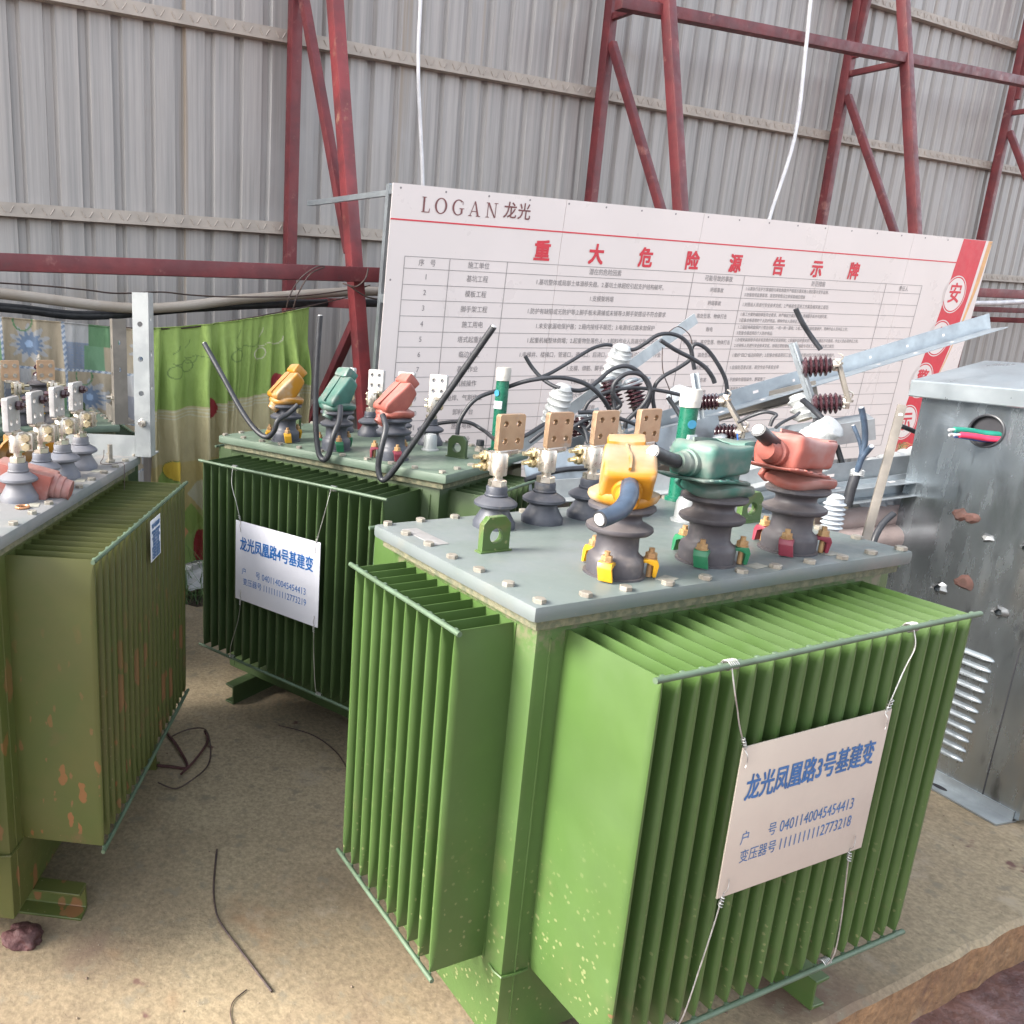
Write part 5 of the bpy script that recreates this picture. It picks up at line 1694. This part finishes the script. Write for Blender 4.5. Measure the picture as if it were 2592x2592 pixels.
a, b = at(1560, 985, 3.27), at(1640, 955, 3.27)
cp.M = Matrix.Translation(-a)
cp.bar(a, b, 0.05, 0.008, up=(0, 0, 1), bev=0.001)
o = cp.build('steel_strap', M_GALV, None, 30); o.location = a
tag(o, 'small galvanised strap on top of the brown post insulator', 'steel bar')
a, b = at(1500, 1035, 3.1), at(1520, 1120, 3.08)
cp = MB(); cp.M = Matrix.Translation(-a); cp.bar(a, b, 0.05, 0.006, up=(0.3, -1, 0), bev=0.001)
o = cp.build('steel_strap', M_GALW, None, 30); o.location = a
tag(o, 'pale drilled strap between the second and third terminal flags', 'steel bar')

# black cables looping through the pile (points: photo pixel u, v, depth)
z1 = lambda a, b, y: at(1250 + .3106 * a, 780 + .3106 * b, y)
z2 = lambda a, b, y: at(1750 + .3106 * a, 880 + .3106 * b, y)
KG = 'black cables looped over the pile'
CB_ = [
    ('black cable from the left insulator rising to a cut end in front of the board', [z1(255, 390, 3.1), z1(310, 480, 3.1), z1(390, 570, 3.08), z1(475, 628, 3.05), z1(540, 650, 3.03)], 0.0075),
    ('black cable leaving the left insulator and looping over to the right', [z1(620, 665, 3.03), z1(700, 672, 3.05), z1(780, 645, 3.08), z1(860, 585, 3.1), z1(960, 500, 3.12), z1(1080, 472, 3.12), z1(1180, 520, 3.12), z1(1250, 610, 3.12), z1(1275, 720, 3.14), z1(1230, 830, 3.16)], 0.0085),
    ('black cable arching from the back transformer over the left insulator', [at(1157, 1100, 3.05), at(1166, 1060, 3.05), at(1205, 1010, 3.05), z1(80, 655, 3.05), z1(250, 598, 3.02), z1(420, 570, 3.0), z1(560, 568, 3.0), z1(690, 595, 3.0), z1(800, 650, 3.0), z1(890, 740, 3.02), z1(945, 830, 3.05)], 0.0085),
    ('black cable from the upper insulator sweeping down to the left', [z1(960, 303, 3.28), z1(900, 300, 3.27), z1(800, 330, 3.26), z1(640, 425, 3.24), z1(480, 520, 3.22), z1(390, 560, 3.2), z1(300, 590, 3.2)], 0.0075),
    ('black cable from the upper insulator in a wide loop to the right', [z1(1080, 340, 3.28), z1(1150, 335, 3.28), z1(1230, 290, 3.28), z1(1330, 222, 3.28), z1(1430, 208, 3.28), z1(1530, 240, 3.28), z1(1600, 320, 3.28), z1(1605, 410, 3.28), z1(1500, 490, 3.28), z1(1390, 550, 3.28), z1(1320, 620, 3.28), z1(1295, 720, 3.28), z1(1312, 840, 3.28)], 0.008),
    ('straight black cable with a cut end leading to the half hidden cutout', [z1(1360, 262, 3.2), z1(1480, 340, 3.2), z1(1620, 412, 3.2), z1(1720, 480, 3.2), z1(1780, 560, 3.2), z1(1800, 610, 3.2)], 0.0085),
    ('black cable bending over the top behind the green gauge', [z1(1635, 500, 3.35), z1(1618, 400, 3.35), z1(1612, 330, 3.35), z1(1650, 292, 3.35), z1(1730, 330, 3.35), z1(1810, 430, 3.35), z1(1880, 560, 3.35), z1(1900, 660, 3.35), z1(1890, 720, 3.35)], 0.008),
    ('black cable running level behind the flags to the gauge', [z1(735, 830, 3.18), z1(790, 750, 3.18), z1(940, 680, 3.18), z1(1150, 650, 3.18), z1(1400, 680, 3.18), z1(1640, 740, 3.18)], 0.0075),
    ('small tight loop of black cable above the third flag', [z1(1000, 820, 3.05), z1(1030, 780, 3.05), z1(975, 700, 3.05), z1(985, 610, 3.05), z1(1090, 532, 3.05), z1(1210, 550, 3.05), z1(1275, 660, 3.05), z1(1215, 790, 3.05), z1(1090, 910, 3.05), z1(1070, 980, 3.05)], 0.0085),
    ('black cable coming in low from the left behind the first flag', [at(1085, 1085, 3.3), at(1110, 1072, 3.3), at(1180, 1068, 3.25), at(1225, 1090, 3.2), z1(40, 1080, 2.9), z1(230, 1050, 2.9), z1(420, 940, 2.95), z1(560, 880, 3.0)], 0.008),
    ('black cable loop behind the second flag', [z1(690, 850, 3.0), z1(820, 860, 3.0), z1(760, 980, 3.0), z1(700, 930, 3.02), z1(745, 1000, 3.0), z1(770, 1100, 2.98)], 0.008),
    ('short black cable arching from the red cap to the gauge', [z2(640, 640, 2.9), z2(665, 580, 2.9), z2(690, 545, 2.9), z2(600, 525, 2.92), z2(480, 560, 2.95), z2(380, 610, 2.98)], 0.0065),
    ('black cable from the white cone down to the red cap', [z2(880, 530, 3.25), z2(840, 560, 3.2), z2(740, 610, 3.15), z2(690, 650, 3.1)], 0.0065),
    ('straight black cable crossing below the right cutout', [z2(900, 420, 3.1), z2(1000, 510, 3.08), z2(1090, 600, 3.05)], 0.011),
    ('straight black cable dropping from the capped roll', [z2(1170, 750, 3.1), z2(1210, 880, 3.08), z2(1250, 1010, 3.06)], 0.010),
    ('short black cable sticking up above the right cutout', [at(2014, 782, 3.1), at(2030, 815, 3.1), at(2052, 850, 3.1), at(2078, 885, 3.08)], 0.009),
    ('black cable leading into the side of the cabinet', [at(2280, 1078, 3.0), at(2310, 1090, 3.0), at(2360, 1112, 3.0)], 0.009),
    ('thick black cable curving down beside the cabinet', [at(2262, 1300, 2.75), at(2235, 1325, 2.74), at(2215, 1360, 2.72), at(2205, 1400, 2.7)], 0.011),
]
for lab, pts, r in CB_: hose('black_cable', lab, 'cable', pts, r, M_BLK, KG, 10)
hose('blue_wire', 'thin bright blue wire dangling below the half hidden cutout', 'wire', [z2(375, 700, 2.95), z2(385, 790, 2.94), z2(430, 880, 2.92), z2(520, 945, 2.9)], 0.0025, M_WBL, None, 6)
hose('thin_wire', 'thin dark wire drooping in front of the board text', 'wire', [z1(1420, 200, 3.4), z1(1500, 150, 3.4), z1(1590, 210, 3.4), z1(1615, 290, 3.4)], 0.002, M_IRON, None, 6)
hose('thin_wire', 'thin dark wire hanging straight beside the upper cable loop', 'wire', [z1(1375, 320, 3.4), z1(1372, 430, 3.4), z1(1385, 540, 3.4), z1(1440, 690, 3.4), z1(1470, 860, 3.4)], 0.002, M_IRON, None, 6)
# three core cable end
base = z2(1290, 1190, 2.75)
root = thing('three_core_cable', 'taped three core cable with its cores splayed upwards beside the upright bar', 'cable', base)
Mi = Matrix.Translation(-base)
mb = MB(); mb.M = Mi
mb.tube([z2(1270, 1290, 2.75), z2(1290, 1190, 2.75), z2(1320, 1090, 2.75), z2(1350, 1000, 2.75)], 0.016, 12)
mb.build('taped_sheath', M_BLK, root, 50)
for pts, r in (([z2(1350, 1010, 2.75), z2(1390, 880, 2.75), z2(1415, 760, 2.75), z2(1410, 620, 2.75), z2(1385, 490, 2.75)], 0.0095), ([z2(1350, 1010, 2.76), z2(1385, 870, 2.77), z2(1370, 760, 2.78), z2(1320, 635, 2.8)], 0.0065), ([z2(1350, 1010, 2.74), z2(1390, 900, 2.73), z2(1430, 850, 2.72), z2(1468, 805, 2.70)], 0.0095)):
    mb = MB(); mb.M = Mi; mb.tube(pts, r, 10); d = (pts[-1] - pts[-2]).normalized(); mb.mi = 1; mb.cyl(pts[-1], pts[-1] + d * 0.003, r * 0.7, n=10)
    mb.build('core', [M_BLU, M_ALU], root, 50)
mb = MB(); mb.M = Mi
c = z2(1355, 1010, 2.75)
for k in range(4): mb.tube([c + Vector((0.019 * math.cos(a * PI / 6), 0.019 * math.sin(a * PI / 6), 0.006 * k - 0.012 + 0.004 * math.sin(a))) for a in range(13)], 0.003, 6, 1)
mb.build('tie', M_POR, root, 50)

more = [
    ('black cable running from behind the gauge down to the green cap', [at(1690, 1005, 3.15), at(1720, 1050, 3.12), at(1752, 1120, 3.05), at(1790, 1190, 2.95)], 0.0085),
    ('black cable slung between the half hidden cutout and the red cap', [at(1815, 1090, 3.2), at(1850, 1120, 3.15), at(1905, 1125, 3.1), at(1960, 1100, 3.08)], 0.007),
    ('black cable dipping behind the fourth flag', [at(1600, 1020, 3.3), at(1622, 1075, 3.28), at(1668, 1110, 3.25), at(1720, 1095, 3.25), at(1745, 1040, 3.25)], 0.008),
    ('black cable dropping straight behind the third flag', [at(1550, 990, 3.2), at(1556, 1050, 3.18), at(1545, 1110, 3.15), at(1552, 1170, 3.1)], 0.0085),
    ('black cable crossing low in front of the brown post insulators', [at(1430, 1095, 3.0), at(1490, 1060, 3.0), at(1560, 1058, 3.02), at(1625, 1085, 3.05), at(1660, 1130, 3.05)], 0.0075),
    ('black cable bent round the foot of the right cutout', [at(2065, 1060, 3.1), at(2050, 1110, 3.05), at(2010, 1130, 3.0), at(1975, 1150, 2.98)], 0.009),
    ('black cable under the flat pale bar', [at(1340, 1120, 3.0), at(1390, 1085, 3.0), at(1450, 1080, 3.02), at(1490, 1110, 3.02)], 0.008),
    ('thick black cable lying along the light blue channel', [at(1330, 1215, 2.8), at(1420, 1190, 2.85), at(1530, 1180, 2.9), at(1640, 1150, 3.0)], 0.010),
]
for lab, pts, r in more: hose('black_cable', lab, 'cable', pts, r, M_BLK, KG, 10)
angle_steel('slotted dusty angle just below the longest angle', at(1690, 1092, 3.42), at(2070, 1003, 3.42), 0.07, R(82), M_GALD)
angle_steel('galvanised angle rising behind the green cap', at(1640, 1180, 3.15), at(1840, 1105, 3.3), 0.06, R(80))
angle_steel('galvanised angle under the white wrapped roll', at(1830, 1245, 2.85), at(2060, 1190, 2.95), 0.06, R(84), M_GALW)
angle_steel('short galvanised angle below the third flag', at(1450, 1275, 2.75), at(1700, 1232, 2.82), 0.055, R(84), M_GALW)
ribbed('line_insulator', 'grey ribbed insulator lying under the right cutout', 'insulator', at(1965, 1190, 3.0), at(2050, 1160, 3.0), 0.036, 6, M_SIL, 0.72, None, GA)
ribbed('line_insulator', 'white ribbed insulator lying behind the fourth flag', 'insulator', at(1655, 1165, 3.1), at(1715, 1110, 3.15), 0.040, 5, M_POR, 0.8, None, GA)
ribbed('post_insulator', 'brown ribbed post insulator under the half hidden cutout', 'insulator', at(1835, 1165, 3.1), at(1822, 1110, 3.1), 0.036, 5, M_BPO, 0.6, M_GALV, 'brown post insulators in the pile')
cutout('fuse cutout lying low behind the second and third flags', at(1495, 1040, 3.2), at(1512, 1120, 3.15), at(1500, 1065, 3.15), at(1510, 1108, 3.12), Vector((0.75, -0.4, 0.15)), 0.7)

# supports that carry the pile: crates / reels hidden below
mb = MB()
for (x0, x1, y0, y1, z0, z1_) in ((1.15, 2.1, 2.85, 3.35, 0, 0.62),):
    for k in range(5):
        zz = z0 + 0.02 + k * 0.125
        mb.box(x0, x1, y0, y0 + 0.02, zz, zz + 0.09); mb.box(x0, x1, y1 - 0.02, y1, zz, zz + 0.09)
        mb.box(x0, x0 + 0.02, y0 + 0.021, y1 - 0.021, zz, zz + 0.09); mb.box(x1 - 0.02, x1, y0 + 0.021, y1 - 0.021, zz, zz + 0.09)
    for (px, py) in ((x0 + 0.021, y0 + 0.021), (x1 - 0.061, y0 + 0.021), (x0 + 0.021, y1 - 0.061), (x1 - 0.061, y1 - 0.061)): mb.box(px, px + 0.04, py, py + 0.04, 0, 0.62)
M_WOOD = pmat('crate wood', (0.12, 0.10, 0.07), (0.09, 0.07, 0.05), 8, 0.8, stretch=(1, 8, 8))
o = mb.build('slatted_crate', M_WOOD, None, 0)
tag(o, 'slatted wooden crate under the pile of insulators and angles', 'crate')

# ------------------------------------------------------------------ things on the ground
hose('iron_wire', 'single long rusty wire curving across the concrete in the foreground', 'wire',
     [(p.x, p.y, 0.004) for p in (at_z(549, 2153, 0), at_z(541, 2243, 0), at_z(545, 2300, 0), at_z(559, 2340, 0), at_z(610, 2410, 0), at_z(688, 2513, 0))], 0.0032, M_IRON, None, 6)
hose('iron_wire', 'thin short wire bent in an arc near the bottom edge', 'wire', [(p.x, p.y, 0.003) for p in (at_z(625, 2507, 0), at_z(592, 2535, 0), at_z(583, 2565, 0), at_z(590, 2600, 0))], 0.0014, M_IRON, None, 6)
c0 = at_z(480, 1930, 0)
pts = [at_z(421, 1857, 0), at_z(450, 1900, 0), at_z(474, 1945, 0), at_z(430, 1945, 0), at_z(383, 1941, 0)]
hose('wire_offcut', 'bent purple brown cable offcut on the concrete beside the left transformer', 'wire', [(p.x, p.y, 0.006 + 0.01 * (k % 2)) for k, p in enumerate(pts[:3])] + [(p.x, p.y, 0.008) for p in pts[3:]], 0.0055, M_LUMP, 'wire scraps between the transformers', 6)
pts = [at_z(430, 1870, 0), at_z(475, 1857, 0), at_z(520, 1864, 0), at_z(533, 1900, 0), at_z(525, 1950, 0), at_z(490, 1990, 0), at_z(445, 2000, 0), at_z(400, 1992, 0)]
hose('wire_offcut', 'loose loop of thin dark wire on the concrete beside the left transformer', 'wire', [(p.x, p.y, 0.006 + 0.012 * (k % 3)) for k, p in enumerate(pts)], 0.003, M_IRON, 'wire scraps between the transformers', 6)
pts = [at_z(518, 1862, 0), at_z(525, 1890, 0), at_z(490, 1940, 0), at_z(458, 1972, 0)]
hose('wire_offcut', 'straight dark cable scrap crossing the wire loop', 'wire', [(p.x, p.y, 0.02) for p in pts], 0.0048, M_LUMP, 'wire scraps between the transformers', 6)
hose('iron_wire', 'thin dark wire lying in the shade between the two transformers', 'wire', [(p.x, p.y, 0.004) for p in (at_z(705, 1838, 0), at_z(790, 1862, 0), at_z(850, 1905, 0), at_z(880, 1950, 0))], 0.0025, M_IRON, None, 6)
# dark red mud lump bottom left
bm = bmesh.new()
bmesh.ops.create_icosphere(bm, subdivisions=4, radius=1)
rnd = random.Random(5)
for v in bm.verts:
    d = 1 + 0.35 * mnoise.noise(v.co * 1.6) + 0.15 * mnoise.noise(v.co * 4)
    v.co = Vector((v.co.x * 0.055 * d, v.co.y * 0.040 * d, max(-0.2, v.co.z) * 0.030 * d))
mb = MB(); mb.bm(bm)
o = mb.build('mud_lump', M_LUMP, None, 60); o.location = at_z(62, 2378, 0) + Vector((0, 0, 0.005))
tag(o, 'dark red clod of mud by the corner of the left transformer', 'mud clod')
# pebbles and crumbs, uncountable
mb = MB()
rnd = random.Random(8)
for k in range(1500):
    x = rnd.uniform(-0.9, 2.6); y = rnd.uniform(1.2, 4.2)
    if y < 0.98 + 0.44 * x: continue
    r = 0.0012 + 0.004 * rnd.random() ** 5
    vs = [(x + r * rnd.uniform(0.6, 1.2) * a, y + r * rnd.uniform(0.6, 1.2) * b, r * 0.5 + r * 0.5 * c) for a, b, c in ((1, 0, 0), (-1, 0, 0), (0, 1, 0), (0, -1, 0), (0, 0, 1), (0, 0, -1))]
    mb.add(vs, [(0, 2, 4), (2, 1, 4), (1, 3, 4), (3, 0, 4), (2, 0, 5), (1, 2, 5), (3, 1, 5), (0, 3, 5)])
tag(mb.build('gravel_crumbs', pmat('crumb', (0.22, 0.17, 0.12), (0.12, 0.08, 0.06), 40, 0.9), None, 0), 'scattered crumbs of grit on the concrete', 'grit', kind='stuff')
# grass and dry stalks behind the left pair
def blades(name, lab, cat, n, region, hmin, hmax, mat, lean, seed, w=0.006):
    rnd = random.Random(seed)
    mb = MB()
    for k in range(n):
        x, y, z = region(rnd)
        h = rnd.uniform(hmin, hmax)
        a = rnd.uniform(0, 2 * PI)
        d = Vector((math.cos(a), math.sin(a), 0)); sd_ = Vector((-d.y, d.x, 0))
        le = rnd.uniform(0.2, 1.0) * lean * h
        ww = w * rnd.uniform(0.6, 1.3)
        P = [Vector((x, y, z)) + d * (le * t * t) + Vector((0, 0, h * (t - 0.35 * lean * t * t))) for t in (0, 0.35, 0.7, 1.0)]
        vs = []
        for i, p in enumerate(P):
            q = ww * (1, 0.85, 0.55, 0.08)[i] / 2
            vs += [p - sd_ * q, p + sd_ * q]
        mb.add(vs, [(0, 1, 3, 2), (2, 3, 5, 4), (4, 5, 7, 6)])
    return tag(mb.build(name, mat, None, 60), lab, cat, kind='stuff')


def reg(rnd):
    while True:
        x = rnd.uniform(-0.95, -0.05); y = rnd.uniform(4.28, 5.2)
        if y > 4.25 - 0.1 * (x + 0.43): return x, y, -0.03
def reg2(rnd):
    while True:
        s = rnd.uniform(0.2, 12); t = rnd.uniform(0.2, 1.15)
        p = WP(s, t, -0.03)
        return p.x, p.y, -0.03
blades('weeds', 'green weeds growing behind the platform under the hanging sheet', 'weeds', 380, reg, 0.15, 0.55, M_GRASS, 0.9, 21)
def reg3(rnd):
    x = rnd.uniform(-0.62, -0.22)
    return x, rnd.uniform(4.26, 4.50), -0.02
blades('weeds', 'clump of bright green weeds at the platform edge between two transformers', 'weeds', 130, reg3, 0.06, 0.20, M_GRASS, 1.3, 31)
def reg4(rnd):
    return rnd.uniform(-0.7, 0.0), rnd.uniform(4.85, 5.05), -0.02
blades('weeds', 'taller weeds behind the white sack', 'weeds', 150, reg4, 0.30, 0.62, M_GRASS, 1.0, 32, 0.009)
blades('dry_stalks', 'tangle of dry stalks lying behind the platform', 'dry stalks', 420, reg, 0.05, 0.25, M_DRY, 2.2, 22, 0.004)
blades('weeds', 'low weeds along the foot of the corrugated wall', 'weeds', 500, reg2, 0.06, 0.3, M_GRASS, 1.0, 23)
# sack
mb = MB()
bm = bmesh.new(); bmesh.ops.create_grid(bm, x_segments=30, y_segments=20, size=1)
for v in bm.verts:
    x, y = v.co.x, v.co.y
    v.co = Vector((x * 0.36, y * 0.22, 0.085 * max(0, (1 - x * x) * (1 - y * y)) ** 0.4 + 0.02 * mnoise.noise(Vector((x * 3, y * 3, 0)))))
mb.bm(bm)
o = mb.build('woven_sack', M_SACK, None, 60); o.location = (-0.30, 4.78, 0.02); o.rotation_euler = (0, 0, R(30))
tag(o, 'flattened white woven sack among the weeds behind the platform', 'sack')
hose('black_hose', 'black hose looping through the weeds behind the platform', 'hose', [(-0.75, 4.75, 0.20), (-0.55, 4.8, 0.33), (-0.40, 4.82, 0.385), (-0.2, 4.84, 0.39), (0.1, 4.85, 0.36), (0.4, 4.9, 0.2)], 0.02, M_BLK)
hose('black_hose', 'second black hose lower in the weeds', 'hose', [(-0.8, 4.7, 0.10), (-0.55, 4.72, 0.19), (-0.35, 4.74, 0.21), (-0.1, 4.76, 0.22), (0.3, 4.8, 0.1)], 0.018, M_BLK)
